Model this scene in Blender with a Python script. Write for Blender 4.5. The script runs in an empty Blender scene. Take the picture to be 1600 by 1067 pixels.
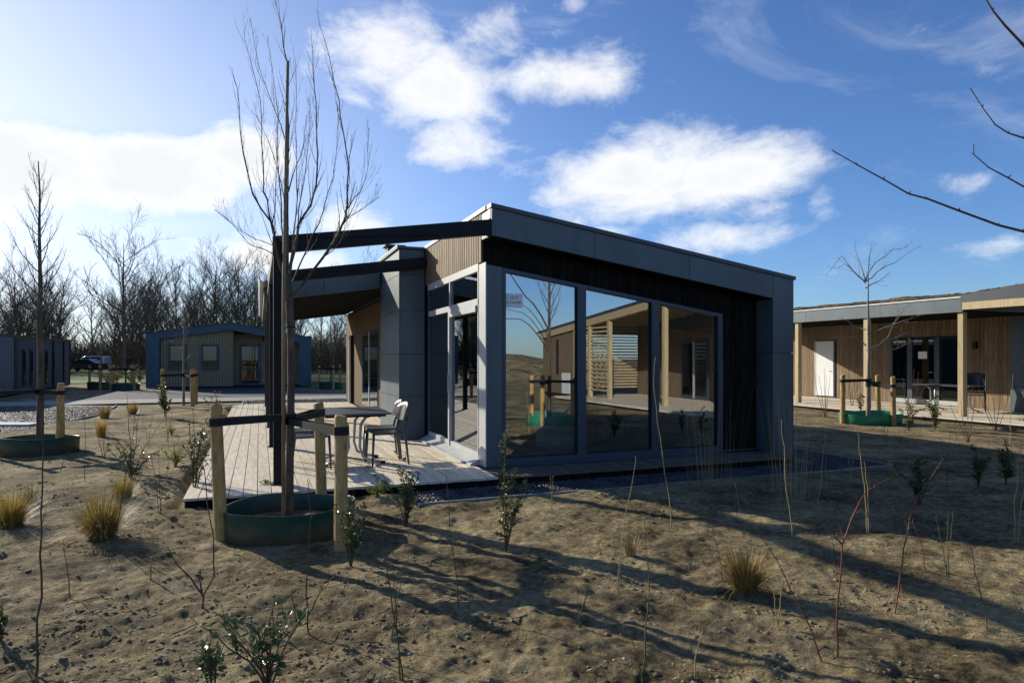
import bpy, math, random
import numpy as np
from mathutils import Vector, Matrix
R = math.radians
scene = bpy.context.scene
# ------------------------------------------------------------------ camera
F = 1030.0; HOR = 558.0; CAMH = 1.6
cam_d = bpy.data.cameras.new('camera'); cam = bpy.data.objects.new('camera', cam_d)
scene.collection.objects.link(cam); scene.camera = cam
cam.location = (0, 0, CAMH); cam.rotation_euler = (R(90), 0, 0)
cam_d.sensor_width = 36.0; cam_d.lens = 36.0*F/1600.0
cam_d.shift_y = (HOR-533.5)/1600.0
cam_d.clip_start = 0.05; cam_d.clip_end = 3000
# ------------------------------------------------------------------ sun, sky, exposure
SUN_AZ = -52.0; SUN_EL = 20.0            # azimuth measured clockwise from +Y
sd = Vector((math.sin(R(SUN_AZ))*math.cos(R(SUN_EL)), math.cos(R(SUN_AZ))*math.cos(R(SUN_EL)), math.sin(R(SUN_EL))))
sl = bpy.data.lights.new('sun', 'SUN'); sun = bpy.data.objects.new('sun', sl)
scene.collection.objects.link(sun)
sl.energy = 5.0; sl.angle = R(0.53); sl.color = (1.0, 0.93, 0.78)
sun.rotation_euler = (-sd).to_track_quat('-Z', 'Y').to_euler()
sun.location = (-30, 24, 20)
vs = scene.view_settings
vs.view_transform = 'Standard'; vs.look = 'None'; vs.exposure = 0.42; vs.gamma = 1.0; vs.use_curve_mapping = False

world = bpy.data.worlds.new('World'); scene.world = world; world.use_nodes = True
wt = world.node_tree; wt.nodes.clear()
def WN(t, **k):
    n = wt.nodes.new(t)
    for a, b in k.items(): setattr(n, a, b)
    return n
def WL(a, b): wt.links.new(a, b)
def wmath(op, a, b=None, c=None, clamp=False):
    n = WN('ShaderNodeMath', operation=op); n.use_clamp = clamp
    for i, v in enumerate((a, b, c)):
        if v is None: continue
        if isinstance(v, (int, float)): n.inputs[i].default_value = v
        else: WL(v, n.inputs[i])
    return n.outputs[0]
sky = WN('ShaderNodeTexSky', sky_type='NISHITA'); sky.sun_disc = False
sky.sun_elevation = R(SUN_EL); sky.sun_rotation = R(SUN_AZ)
sky.air_density = 1.0; sky.dust_density = 0.25; sky.ozone_density = 2.5; sky.altitude = 0
tc = WN('ShaderNodeTexCoord'); sep = WN('ShaderNodeSeparateXYZ'); WL(tc.outputs['Generated'], sep.inputs[0])
az = wmath('ARCTAN2', sep.outputs[0], sep.outputs[1]); el = wmath('ARCSINE', sep.outputs[2])
# cumulus field: soft puffs (azimuth, elevation, half sizes) broken up by fractal noise
clouds = [(600,80,110,66,1.15),(690,140,110,66,1.2),(705,215,75,52,1.05),(860,125,140,38,1.05),(760,70,80,50,.8),(800,40,80,40,.7),(520,40,60,30,.5),
  (640,35,60,30,.6),(50,262,190,60,1.9),(230,275,160,62,1.9),(380,245,90,50,1.5),(140,235,150,40,1.4),(470,110,60,45,.55),(560,150,60,40,.6),
  (990,280,150,60,1.4),(1120,278,130,54,1.35),(900,300,90,32,.95),(1180,330,80,30,.8),(1140,368,130,26,.95),(960,362,60,16,.7),
  (420,400,170,42,1.2),(540,345,70,40,1.1),(10,345,60,44,1.0),(290,400,110,28,.9),(60,420,140,40,.8),
  (1283,320,34,34,.7),(1510,282,50,22,.62),(1240,248,40,20,.6),(1300,428,50,16,.6),(1560,380,60,20,.55),(900,12,30,18,.6)]
tot = None
for (px, py, wx, wy, w) in clouds:
    a0 = math.atan((px-800)/F); e0 = math.atan((HOR-py)/F*math.cos(a0))
    wa = wx/F*math.cos(a0)**2; we = wy/F*math.cos(a0)
    da = wmath('MULTIPLY', wmath('SUBTRACT', az, a0), 1/wa); de = wmath('MULTIPLY', wmath('SUBTRACT', el, e0), 1/we)
    q = wmath('ADD', wmath('MULTIPLY', da, da), wmath('MULTIPLY', de, de))
    g = wmath('MULTIPLY', wmath('EXPONENT', wmath('MULTIPLY', q, -0.8)), w)
    tot = g if tot is None else wmath('MAXIMUM', tot, g)
mp = WN('ShaderNodeMapping'); mp.inputs['Scale'].default_value = (1, 1, 1.7); WL(tc.outputs['Generated'], mp.inputs[0])
nz = WN('ShaderNodeTexNoise'); nz.inputs['Scale'].default_value = 8.5; nz.inputs['Detail'].default_value = 12
nz.inputs['Roughness'].default_value = 0.65; nz.inputs['Distortion'].default_value = 0.25; WL(mp.outputs[0], nz.inputs['Vector'])
nz2 = WN('ShaderNodeTexNoise'); nz2.inputs['Scale'].default_value = 2.2; nz2.inputs['Detail'].default_value = 8
nz2.inputs['Roughness'].default_value = 0.62; nz2.inputs['Distortion'].default_value = 1.2
mp2 = WN('ShaderNodeMapping'); mp2.inputs['Scale'].default_value = (1, 2.6, 3.4); mp2.inputs['Rotation'].default_value = (0.2, 0.5, 0.5)
WL(tc.outputs['Generated'], mp2.inputs[0]); WL(mp2.outputs[0], nz2.inputs['Vector'])
dens = wmath('ADD', wmath('MULTIPLY', tot, 1.2), wmath('MULTIPLY', wmath('SUBTRACT', nz.outputs[0], 0.5), 2.6))
mr = WN('ShaderNodeMapRange', interpolation_type='SMOOTHSTEP'); mr.inputs['From Min'].default_value = 0.28; mr.inputs['From Max'].default_value = 1.52
WL(dens, mr.inputs[0])
wisp = WN('ShaderNodeMapRange', interpolation_type='SMOOTHSTEP'); wisp.inputs['From Min'].default_value = 0.50; wisp.inputs['From Max'].default_value = 0.85
wisp.inputs['To Max'].default_value = 0.26; WL(nz2.outputs[0], wisp.inputs[0])
gate = wmath('MULTIPLY', mr.outputs[0], wmath('MULTIPLY', wmath('GREATER_THAN', el, 0.0), 0.93))
# thin milky veil spread around the sun
va = wmath('MULTIPLY', wmath('SUBTRACT', az, R(-50)), 1/R(34)); ve = wmath('MULTIPLY', wmath('SUBTRACT', el, R(7)), 1/R(24))
veil = wmath('MULTIPLY', wmath('EXPONENT', wmath('MULTIPLY', wmath('ADD', wmath('MULTIPLY', va, va), wmath('MULTIPLY', ve, ve)), -1.0)), wmath('MULTIPLY', wmath('GREATER_THAN', el, 0.0), 0.74))
cov = wmath('MAXIMUM', wmath('MAXIMUM', gate, wisp.outputs[0]), veil, clamp=True)
# cloud body: bright tops, slightly grey where dense
crmp = WN('ShaderNodeMapRange'); crmp.inputs['From Min'].default_value = 0.6; crmp.inputs['From Max'].default_value = 1.9
crmp.inputs['To Min'].default_value = 1.0; crmp.inputs['To Max'].default_value = 0.80; WL(dens, crmp.inputs[0])
ccol = WN('ShaderNodeMix', data_type='RGBA', blend_type='MULTIPLY'); ccol.inputs[0].default_value = 1.0
ccol.inputs[6].default_value = (12.2, 12.15, 12.0, 1)
WL(crmp.outputs[0], ccol.inputs[7])
skyc = WN('ShaderNodeMix', data_type='RGBA', blend_type='MULTIPLY'); skyc.inputs[0].default_value = 1.0
skyc.inputs[7].default_value = (0.78, 1.07, 1.55, 1); WL(sky.outputs[0], skyc.inputs[6])
mixc = WN('ShaderNodeMix', data_type='RGBA'); WL(cov, mixc.inputs[0]); WL(skyc.outputs[2], mixc.inputs[6]); WL(ccol.outputs[2], mixc.inputs[7])
bg = WN('ShaderNodeBackground'); bg.inputs[1].default_value = 0.074; WL(mixc.outputs[2], bg.inputs[0])
wo = WN('ShaderNodeOutputWorld'); WL(bg.outputs[0], wo.inputs[0])

# ------------------------------------------------------------------ materials
MATS = {}
def nodes_of(m): return m.node_tree.nodes, m.node_tree.links
def base_mat(name, rough=0.7, spec=0.4, metal=0.0):
    m = bpy.data.materials.new(name); m.use_nodes = True; MATS[name] = m
    b = m.node_tree.nodes['Principled BSDF']
    b.inputs['Roughness'].default_value = rough; b.inputs['Metallic'].default_value = metal
    b.inputs['Specular IOR Level'].default_value = spec
    return m, b
def noise_mat(name, c1, c2, scale=4.0, stretch=(1,1,1), rough=0.7, spec=0.4, bump=0.0, bscale=None, metal=0.0, rnd=0.0, detail=6, coord='Object', c3=None, lo=0.35, hi=0.65, bdist=0.01):
    m, b = base_mat(name, rough, spec, metal); N, K = nodes_of(m)
    t = N.new('ShaderNodeTexCoord'); mpg = N.new('ShaderNodeMapping'); mpg.inputs['Scale'].default_value = stretch
    K.new(t.outputs[coord], mpg.inputs[0])
    vec = mpg.outputs[0]
    if rnd:
        oi = N.new('ShaderNodeObjectInfo'); va = N.new('ShaderNodeVectorMath'); va.operation = 'ADD'
        sc = N.new('ShaderNodeMath'); sc.operation = 'MULTIPLY'; sc.inputs[1].default_value = 37.0
        K.new(oi.outputs['Random'], sc.inputs[0]); K.new(vec, va.inputs[0]); K.new(sc.outputs[0], va.inputs[1]); vec = va.outputs[0]
    n = N.new('ShaderNodeTexNoise'); n.inputs['Scale'].default_value = scale; n.inputs['Detail'].default_value = detail; n.inputs['Roughness'].default_value = 0.6
    K.new(vec, n.inputs['Vector'])
    r = N.new('ShaderNodeValToRGB'); r.color_ramp.elements[0].color = (*c1, 1); r.color_ramp.elements[1].color = (*c2, 1)
    r.color_ramp.elements[0].position = lo; r.color_ramp.elements[1].position = hi
    if c3:
        e = r.color_ramp.elements.new(min(0.98, hi+0.14)); e.color = (*c3, 1)
    K.new(n.outputs[0], r.inputs[0]); col = r.outputs[0]
    if rnd:
        hs = N.new('ShaderNodeHueSaturation'); mrr = N.new('ShaderNodeMapRange')
        mrr.inputs['To Min'].default_value = 1-rnd; mrr.inputs['To Max'].default_value = 1+rnd
        K.new(oi.outputs['Random'], mrr.inputs[0]); K.new(mrr.outputs[0], hs.inputs['Value']); K.new(col, hs.inputs['Color']); col = hs.outputs[0]
    K.new(col, b.inputs['Base Color'])
    if bump:
        n2 = N.new('ShaderNodeTexNoise'); n2.inputs['Scale'].default_value = bscale or scale*3; n2.inputs['Detail'].default_value = 7
        K.new(vec, n2.inputs['Vector'])
        bp = N.new('ShaderNodeBump'); bp.inputs['Strength'].default_value = bump; bp.inputs['Distance'].default_value = bdist
        K.new(n2.outputs[0], bp.inputs['Height']); K.new(bp.outputs[0], b.inputs['Normal'])
    return m
noise_mat('panel', (.058,.084,.098), (.088,.118,.134), 1.6, (1.6,1.6,.5), rough=.42, spec=.45, bump=.02, bscale=60)
noise_mat('panel_far', (.050,.082,.110), (.065,.10,.13), 1.3, rough=.5, spec=.4)
noise_mat('cap', (.035,.042,.050), (.045,.052,.060), 3, rough=.4, spec=.5)
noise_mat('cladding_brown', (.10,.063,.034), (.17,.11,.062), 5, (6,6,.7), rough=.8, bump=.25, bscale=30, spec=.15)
noise_mat('beam', (.007,.008,.010), (.012,.013,.015), 3, rough=.55, spec=.2)
noise_mat('alu', (.36,.37,.37), (.42,.43,.43), 5, rough=.42, spec=.5)
noise_mat('zinc', (.48,.49,.48), (.58,.59,.58), 4, rough=.5, spec=.5)
noise_mat('frame_dark', (.040,.055,.075), (.050,.066,.088), 4, rough=.45, spec=.45)
noise_mat('black', (.008,.008,.009), (.014,.014,.015), 6, rough=.6, spec=.3)
noise_mat('strap', (.010,.010,.011), (.022,.021,.020), 20, rough=.7, spec=.3, bump=.2, bscale=120)
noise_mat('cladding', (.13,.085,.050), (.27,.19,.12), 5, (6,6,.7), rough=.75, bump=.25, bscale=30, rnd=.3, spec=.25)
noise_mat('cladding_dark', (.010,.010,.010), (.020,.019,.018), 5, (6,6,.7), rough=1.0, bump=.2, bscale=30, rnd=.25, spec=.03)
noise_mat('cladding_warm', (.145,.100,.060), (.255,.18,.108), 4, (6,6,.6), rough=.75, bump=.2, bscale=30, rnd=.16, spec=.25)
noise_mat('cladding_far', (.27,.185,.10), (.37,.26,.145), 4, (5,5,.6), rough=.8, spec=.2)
noise_mat('plank_dark', (.055,.060,.068), (.11,.115,.12), 5, (.7,.7,8), rough=.75, bump=.3, bscale=25, spec=.3)
noise_mat('post_wood', (.37,.28,.155), (.51,.40,.24), 5, (8,8,.6), rough=.7, bump=.25, bscale=25, rnd=.12, spec=.25)
noise_mat('stake_wood', (.30,.175,.055), (.56,.37,.15), 5, (4,4,1.3), rough=.75, bump=.5, bscale=22, rnd=.1, c3=(.16,.10,.05), lo=.3, hi=.66, spec=.25)
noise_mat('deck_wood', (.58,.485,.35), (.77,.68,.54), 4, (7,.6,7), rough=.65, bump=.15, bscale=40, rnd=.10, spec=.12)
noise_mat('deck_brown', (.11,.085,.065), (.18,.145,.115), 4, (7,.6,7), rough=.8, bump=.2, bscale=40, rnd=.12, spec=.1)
noise_mat('green_ring', (.006,.045,.032), (.012,.065,.045), 5, rough=.42, spec=.5, bump=.1, bscale=15)
def muddy(name):
    m = MATS[name]; N, K = nodes_of(m); b = N['Principled BSDF']; src = b.inputs['Base Color'].links[0].from_socket
    t = N.new('ShaderNodeTexCoord'); sp = N.new('ShaderNodeSeparateXYZ'); K.new(t.outputs['Object'], sp.inputs[0])
    n = N.new('ShaderNodeTexNoise'); n.inputs['Scale'].default_value = 7; n.inputs['Detail'].default_value = 8; K.new(t.outputs['Object'], n.inputs['Vector'])
    a = N.new('ShaderNodeMath'); a.operation = 'MULTIPLY_ADD'; a.inputs[1].default_value = .22; K.new(n.outputs[0], a.inputs[0]); K.new(sp.outputs[2], a.inputs[2])
    r = N.new('ShaderNodeMapRange'); r.inputs['From Min'].default_value = .26; r.inputs['From Max'].default_value = .14; r.inputs['To Max'].default_value = .85; K.new(a.outputs[0], r.inputs[0])
    mx = N.new('ShaderNodeMix'); mx.data_type = 'RGBA'; mx.inputs[7].default_value = (.13,.10,.062,1); K.new(r.outputs[0], mx.inputs[0]); K.new(src, mx.inputs[6]); K.new(mx.outputs[2], b.inputs['Base Color'])
muddy('green_ring')
noise_mat('ring_bright', (.015,.20,.10), (.02,.25,.13), 5, rough=.45, spec=.5)
noise_mat('bark', (.060,.048,.034), (.15,.125,.085), 14, (1,1,.35), rough=.85, bump=.6, bscale=60, spec=.2)
noise_mat('bark_pale', (.17,.15,.115), (.30,.27,.21), 14, (1,1,.35), rough=.85, bump=.5, bscale=60, spec=.2)
noise_mat('bark_far', (.10,.080,.058), (.17,.14,.10), 3, rough=.9, spec=.1)
noise_mat('twig', (.075,.048,.032), (.14,.095,.06), 12, rough=.75, spec=.3)
noise_mat('twig_red', (.13,.035,.022), (.20,.07,.04), 12, rough=.6, spec=.35)
noise_mat('twig_olive', (.085,.075,.03), (.14,.115,.05), 12, rough=.65, spec=.3)
noise_mat('straw', (.30,.215,.10), (.46,.34,.17), 9, rough=.7, spec=.25)
noise_mat('pole_wood', (.21,.15,.085), (.30,.22,.13), 8, (4,4,.8), rough=.75, spec=.25)
noise_mat('brush', (.060,.047,.033), (.11,.085,.056), 2, rough=.9, spec=.1)
noise_mat('gravel', (.020,.021,.024), (.085,.088,.095), 60, rough=.7, spec=.35, bump=1.0, bscale=70, bdist=.02)
noise_mat('stone', (.022,.023,.027), (.068,.070,.076), 3, rough=.6, spec=.4, coord='Object', detail=2)
noise_mat('pebble', (.20,.175,.14), (.42,.39,.34), 9, rough=.7, spec=.3)
noise_mat('clod', (.10,.076,.043), (.33,.26,.145), 11, rough=.95, spec=.1)
noise_mat('kerb', (.20,.20,.195), (.30,.30,.29), 14, rough=.85, bump=.2, bscale=90, spec=.2)
noise_mat('asphalt', (.040,.043,.048), (.060,.063,.068), 20, rough=.85, bump=.3, bscale=120, spec=.3)
noise_mat('road', (.27,.25,.22), (.34,.32,.285), 3, rough=.9, bump=.2, bscale=80, spec=.2)
noise_mat('paver', (.50,.49,.46), (.60,.59,.56), 8, rough=.85, spec=.2)
noise_mat('lawn', (.060,.085,.018), (.13,.15,.035), 1.1, rough=.9, bump=.8, bscale=12, c3=(.09,.07,.04), spec=.15)
noise_mat('sedum', (.10,.070,.035), (.19,.13,.07), 5, rough=.95, bump=1.0, bscale=18, spec=.1, bdist=.05)
noise_mat('white_panel', (.62,.64,.64), (.70,.72,.72), 2, rough=.45)
noise_mat('wall_in', (.30,.29,.27), (.34,.33,.31), 2, rough=.8)
noise_mat('floor_in', (.10,.085,.07), (.16,.135,.11), 3, (1,6,1), rough=.4)
noise_mat('fabric', (.42,.43,.40), (.50,.51,.47), 30, rough=.9, bump=.2, bscale=200)
noise_mat('chair_plastic', (.055,.058,.060), (.075,.078,.080), 8, rough=.38, spec=.5)
noise_mat('table_top', (.075,.078,.080), (.10,.103,.105), 10, rough=.35, spec=.5)
noise_mat('steel', (.33,.35,.37), (.42,.44,.46), 8, rough=.35, spec=.5, metal=.6)
noise_mat('paper', (.72,.73,.72), (.78,.79,.78), 3, rough=.8)
noise_mat('ink', (.03,.03,.035), (.04,.04,.045), 3, rough=.8)
noise_mat('car_white', (.70,.72,.74), (.74,.76,.78), 1, rough=.25, spec=.5)
noise_mat('car_dark', (.03,.033,.04), (.04,.043,.05), 1, rough=.25, spec=.5)
noise_mat('rubber', (.012,.012,.012), (.02,.02,.02), 5, rough=.8)
def leaf_mat(name, c1, c2, rough=.45, tr=.25):
    m = noise_mat(name, c1, c2, 9, rough=rough, spec=.45)
    b = m.node_tree.nodes['Principled BSDF']; N, K = nodes_of(m)
    t = N.new('ShaderNodeBsdfTranslucent'); mx = N.new('ShaderNodeMixShader'); mx.inputs[0].default_value = tr
    src = b.inputs['Base Color'].links[0].from_socket
    K.new(src, t.inputs[0]); K.new(b.outputs[0], mx.inputs[1]); K.new(t.outputs[0], mx.inputs[2])
    K.new(mx.outputs[0], N['Material Output'].inputs[0]); return m
leaf_mat('holly', (.045,.085,.024), (.14,.19,.055), .3, .2)
leaf_mat('shrub_leaf', (.075,.10,.035), (.17,.19,.07), .4, .3)
leaf_mat('weed', (.16,.22,.02), (.30,.34,.04), .6, .4)
leaf_mat('grass_gold', (.32,.17,.03), (.52,.33,.07), .6, .35)
leaf_mat('grass_green', (.10,.12,.025), (.20,.20,.05), .6, .35)
# sand: pale dry crust over darker damp soil
m, b = base_mat('sand', .95, .12); N, K = nodes_of(m)
t = N.new('ShaderNodeTexCoord')
n1 = N.new('ShaderNodeTexNoise'); n1.inputs['Scale'].default_value = 1.1; n1.inputs['Detail'].default_value = 9; n1.inputs['Roughness'].default_value = .68; K.new(t.outputs['Object'], n1.inputs['Vector'])
n2 = N.new('ShaderNodeTexNoise'); n2.inputs['Scale'].default_value = 16; n2.inputs['Detail'].default_value = 8; n2.inputs['Roughness'].default_value = .7; K.new(t.outputs['Object'], n2.inputs['Vector'])
n3 = N.new('ShaderNodeTexNoise'); n3.inputs['Scale'].default_value = 140; n3.inputs['Detail'].default_value = 4; K.new(t.outputs['Object'], n3.inputs['Vector'])
ad = N.new('ShaderNodeMath'); ad.operation = 'MULTIPLY_ADD'; ad.inputs[1].default_value = .5; K.new(n1.outputs[0], ad.inputs[0])
m2 = N.new('ShaderNodeMath'); m2.operation = 'MULTIPLY_ADD'; m2.inputs[1].default_value = .38; K.new(n2.outputs[0], m2.inputs[0])
m3 = N.new('ShaderNodeMath'); m3.operation = 'MULTIPLY'; m3.inputs[1].default_value = .12; K.new(n3.outputs[0], m3.inputs[0])
K.new(m3.outputs[0], m2.inputs[2]); K.new(m2.outputs[0], ad.inputs[2])
rp = N.new('ShaderNodeValToRGB'); rp.color_ramp.elements[0].position = .40; rp.color_ramp.elements[1].position = .61
rp.color_ramp.elements[0].color = (.048,.036,.019, 1); rp.color_ramp.elements[1].color = (.51,.41,.225, 1)
e = rp.color_ramp.elements.new(.49); e.color = (.215,.166,.088, 1)
K.new(ad.outputs[0], rp.inputs[0]); K.new(rp.outputs[0], b.inputs['Base Color'])
bp = N.new('ShaderNodeBump'); bp.inputs['Strength'].default_value = 1.0; bp.inputs['Distance'].default_value = .035
nb = N.new('ShaderNodeTexNoise'); nb.inputs['Scale'].default_value = 45; nb.inputs['Detail'].default_value = 8; nb.inputs['Roughness'].default_value = .7; K.new(t.outputs['Object'], nb.inputs['Vector'])
hb = N.new('ShaderNodeMath'); hb.operation = 'MULTIPLY_ADD'; hb.inputs[1].default_value = 1.3; K.new(n2.outputs[0], hb.inputs[0]); K.new(nb.outputs[0], hb.inputs[2]); K.new(hb.outputs[0], bp.inputs['Height']); K.new(bp.outputs[0], b.inputs['Normal'])
# window glass: clear sheet with mirror reflection by Fresnel
def glass_mat(name, k, add, tint):
    m = bpy.data.materials.new(name); m.use_nodes = True; MATS[name] = m; N, K = nodes_of(m); N.remove(N['Principled BSDF'])
    tr = N.new('ShaderNodeBsdfTransparent'); tr.inputs[0].default_value = (*tint, 1)
    gl = N.new('ShaderNodeBsdfGlossy'); gl.inputs['Roughness'].default_value = 0.0; gl.inputs[0].default_value = (.92,.95,1,1)
    fr = N.new('ShaderNodeFresnel'); fr.inputs[0].default_value = 1.5
    ma = N.new('ShaderNodeMath'); ma.operation = 'MULTIPLY_ADD'; ma.inputs[1].default_value = k; ma.inputs[2].default_value = add; ma.use_clamp = True
    K.new(fr.outputs[0], ma.inputs[0]); mx = N.new('ShaderNodeMixShader'); K.new(ma.outputs[0], mx.inputs[0])
    K.new(tr.outputs[0], mx.inputs[1]); K.new(gl.outputs[0], mx.inputs[2]); K.new(mx.outputs[0], N['Material Output'].inputs[0])
glass_mat('glass', 1.7, .21, (.78,.82,.83))
glass_mat('glass_door', 1.3, .08, (.86,.88,.88))
glass_mat('glass_dark', 1.0, .03, (.25,.28,.30))

# ------------------------------------------------------------------ mesh helpers
COL = scene.collection
class MB:
    def __init__(s): s.v = []; s.f = []
    def box(s, x0, x1, y0, y1, z0, z1):
        n = len(s.v)
        s.v += [(x0,y0,z0),(x1,y0,z0),(x1,y1,z0),(x0,y1,z0),(x0,y0,z1),(x1,y0,z1),(x1,y1,z1),(x0,y1,z1)]
        s.f += [(n,n+3,n+2,n+1),(n+4,n+5,n+6,n+7),(n,n+1,n+5,n+4),(n+1,n+2,n+6,n+5),(n+2,n+3,n+7,n+6),(n+3,n,n+4,n+7)]
        return s
    def hexa(s, p):       # 8 points, bottom ring then top ring
        n = len(s.v); s.v += [tuple(q) for q in p]
        s.f += [(n,n+3,n+2,n+1),(n+4,n+5,n+6,n+7),(n,n+1,n+5,n+4),(n+1,n+2,n+6,n+5),(n+2,n+3,n+7,n+6),(n+3,n,n+4,n+7)]
        return s
    def slope_x(s, x0, x1, y0, y1, zb0, zb1, zt0, zt1):   # box whose bottom and top run sloping along x
        return s.hexa([(x0,y0,zb0),(x1,y0,zb1),(x1,y1,zb1),(x0,y1,zb0),(x0,y0,zt0),(x1,y0,zt1),(x1,y1,zt1),(x0,y1,zt0)])
    def bar(s, a, b, w, h):    # rectangular bar between two points, w sideways, h upright
        a = Vector(a); b = Vector(b); d = (b-a).normalized()
        up = Vector((0,0,1)) if abs(d.z) < .95 else Vector((1,0,0))
        sx = d.cross(up).normalized()*(w/2); uz = sx.cross(d).normalized()*(h/2)
        return s.hexa([a-sx-uz, a+sx-uz, b+sx-uz, b-sx-uz, a-sx+uz, a+sx+uz, b+sx+uz, b-sx+uz])
    def tube(s, pts, rad, k=6, cap=True):
        pts = [Vector(p) for p in pts]; n0 = len(s.v); m = len(pts)
        if isinstance(rad, (int, float)): rad = [rad]*m
        ref = Vector((.31,.87,.12)).normalized()
        for i, p in enumerate(pts):
            d = (pts[min(i+1,m-1)]-pts[max(i-1,0)])
            if d.length < 1e-9: d = Vector((0,0,1))
            d.normalize(); a = d.cross(ref)
            if a.length < .05: a = d.cross(Vector((1,0,0)))
            a.normalize(); c = d.cross(a)
            for j in range(k):
                t = 2*math.pi*j/k; s.v.append(tuple(p+(a*math.cos(t)+c*math.sin(t))*rad[i]))
        for i in range(m-1):
            for j in range(k):
                q = n0+i*k; j2 = (j+1) % k
                s.f.append((q+j, q+j2, q+k+j2, q+k+j))
        if cap:
            s.f.append(tuple(n0+j for j in range(k-1,-1,-1))); s.f.append(tuple(n0+(m-1)*k+j for j in range(k)))
        return s
    def prism(s, poly, axis, a, b):    # polygon in the plane across axis, extruded from a to b
        n = len(s.v); k = len(poly)
        for w in (a, b):
            for (p, q) in poly: s.v.append({'x':(w,p,q),'y':(p,w,q),'z':(p,q,w)}[axis])
        s.f.append(tuple(range(n+k-1, n-1, -1))); s.f.append(tuple(range(n+k, n+2*k)))
        for i in range(k):
            j = (i+1) % k; s.f.append((n+i, n+j, n+k+j, n+k+i))
        return s
    def mesh(s, name, mat, smooth=False, bevel=0):
        me = bpy.data.meshes.new(name); me.from_pydata(s.v, [], s.f)
        import bmesh as _b
        if len(s.f) < 4000:
            bm = _b.new(); bm.from_mesh(me); _b.ops.recalc_face_normals(bm, faces=bm.faces)
            if bevel: _b.ops.bevel(bm, geom=list(bm.edges), offset=bevel, segments=2, affect='EDGES', clamp_overlap=True)
            bm.to_mesh(me); bm.free()
        if smooth:
            me.polygons.foreach_set('use_smooth', [True]*len(me.polygons))
        me.materials.append(MATS[mat]); me.update(); return me
    def build(s, name, mat, parent=None, smooth=False, loc=None, rz=0, bevel=0, label=None):
        o = bpy.data.objects.new(name, s.mesh(name, mat, smooth, bevel)); COL.objects.link(o)
        if parent: o.parent = parent
        if loc is not None: o.location = loc
        o.rotation_euler = (0,0,rz)
        if label: o['label'] = label
        return o
def inst(name, me, parent=None, loc=(0,0,0), rz=0, scale=None):
    o = bpy.data.objects.new(name, me); COL.objects.link(o); o.parent = parent; o.location = loc
    o.rotation_euler = (0,0,rz)
    if scale: o.scale = scale
    return o
def tag(o, label, cat, group=None):
    o['label'] = label; o['category'] = cat
    if group: o['group'] = group
    return o
def thing(name, label, cat, loc=(0,0,0), rz=0, group=None):
    o = bpy.data.objects.new(name, None); COL.objects.link(o); o.location = loc; o.rotation_euler = (0,0,rz)
    o.empty_display_size = .2
    return tag(o, label, cat, group)
def struct(o): o['kind'] = 'structure'; return o
def copy_tree(o, parent=None):
    c = o.copy(); COL.objects.link(c); c.parent = parent
    for ch in list(o.children): copy_tree(ch, c)
    return c
def at(px, py, Y): return Vector(((px-800)/F*Y, Y, CAMH-(py-HOR)/F*Y))
def onground(px, py, z=0.0):
    Y = (CAMH-z)*F/(py-HOR); return Vector(((px-800)/F*Y, Y, z))
# the lodge's own axes: u along its window front, v back along the terrace
ANG = R(20.98); CU = Vector((math.cos(ANG), math.sin(ANG), 0)); CV = Vector((-math.sin(ANG), math.cos(ANG), 0))
C0 = Vector((-.3458, 8.905, 0))
def W(u, v, z=0): return C0+CU*u+CV*v+Vector((0,0,z))
def loc_uv(p): d = Vector((p[0],p[1],0))-C0; return d.dot(CU), d.dot(CV)
# ------------------------------------------------------------------ ground
_rs = np.random.RandomState(7)
_LAT = [_rs.rand(256, 256) for _ in range(6)]
def vnoise(x, y, sc, k):
    L = _LAT[k]; x = np.asarray(x)/sc+500.3; y = np.asarray(y)/sc+500.7
    xi = np.floor(x).astype(int); yi = np.floor(y).astype(int); fx = x-xi; fy = y-yi
    fx = fx*fx*(3-2*fx); fy = fy*fy*(3-2*fy)
    a = L[xi % 256, yi % 256]; b = L[(xi+1) % 256, yi % 256]; c = L[xi % 256, (yi+1) % 256]; d = L[(xi+1) % 256, (yi+1) % 256]
    return (a*(1-fx)+b*fx)*(1-fy)+(c*(1-fx)+d*fx)*fy-.5
KERB = [(-10.6,11.0),(-10.8,14.0),(-10.95,16.0),(-11.5,18.2),(-12.4,20.4),(-13.2,22.0)]
def ss(a, b, t): t = np.clip((np.asarray(t,float)-a)/(b-a), 0, 1); return t*t*(3-2*t)
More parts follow.
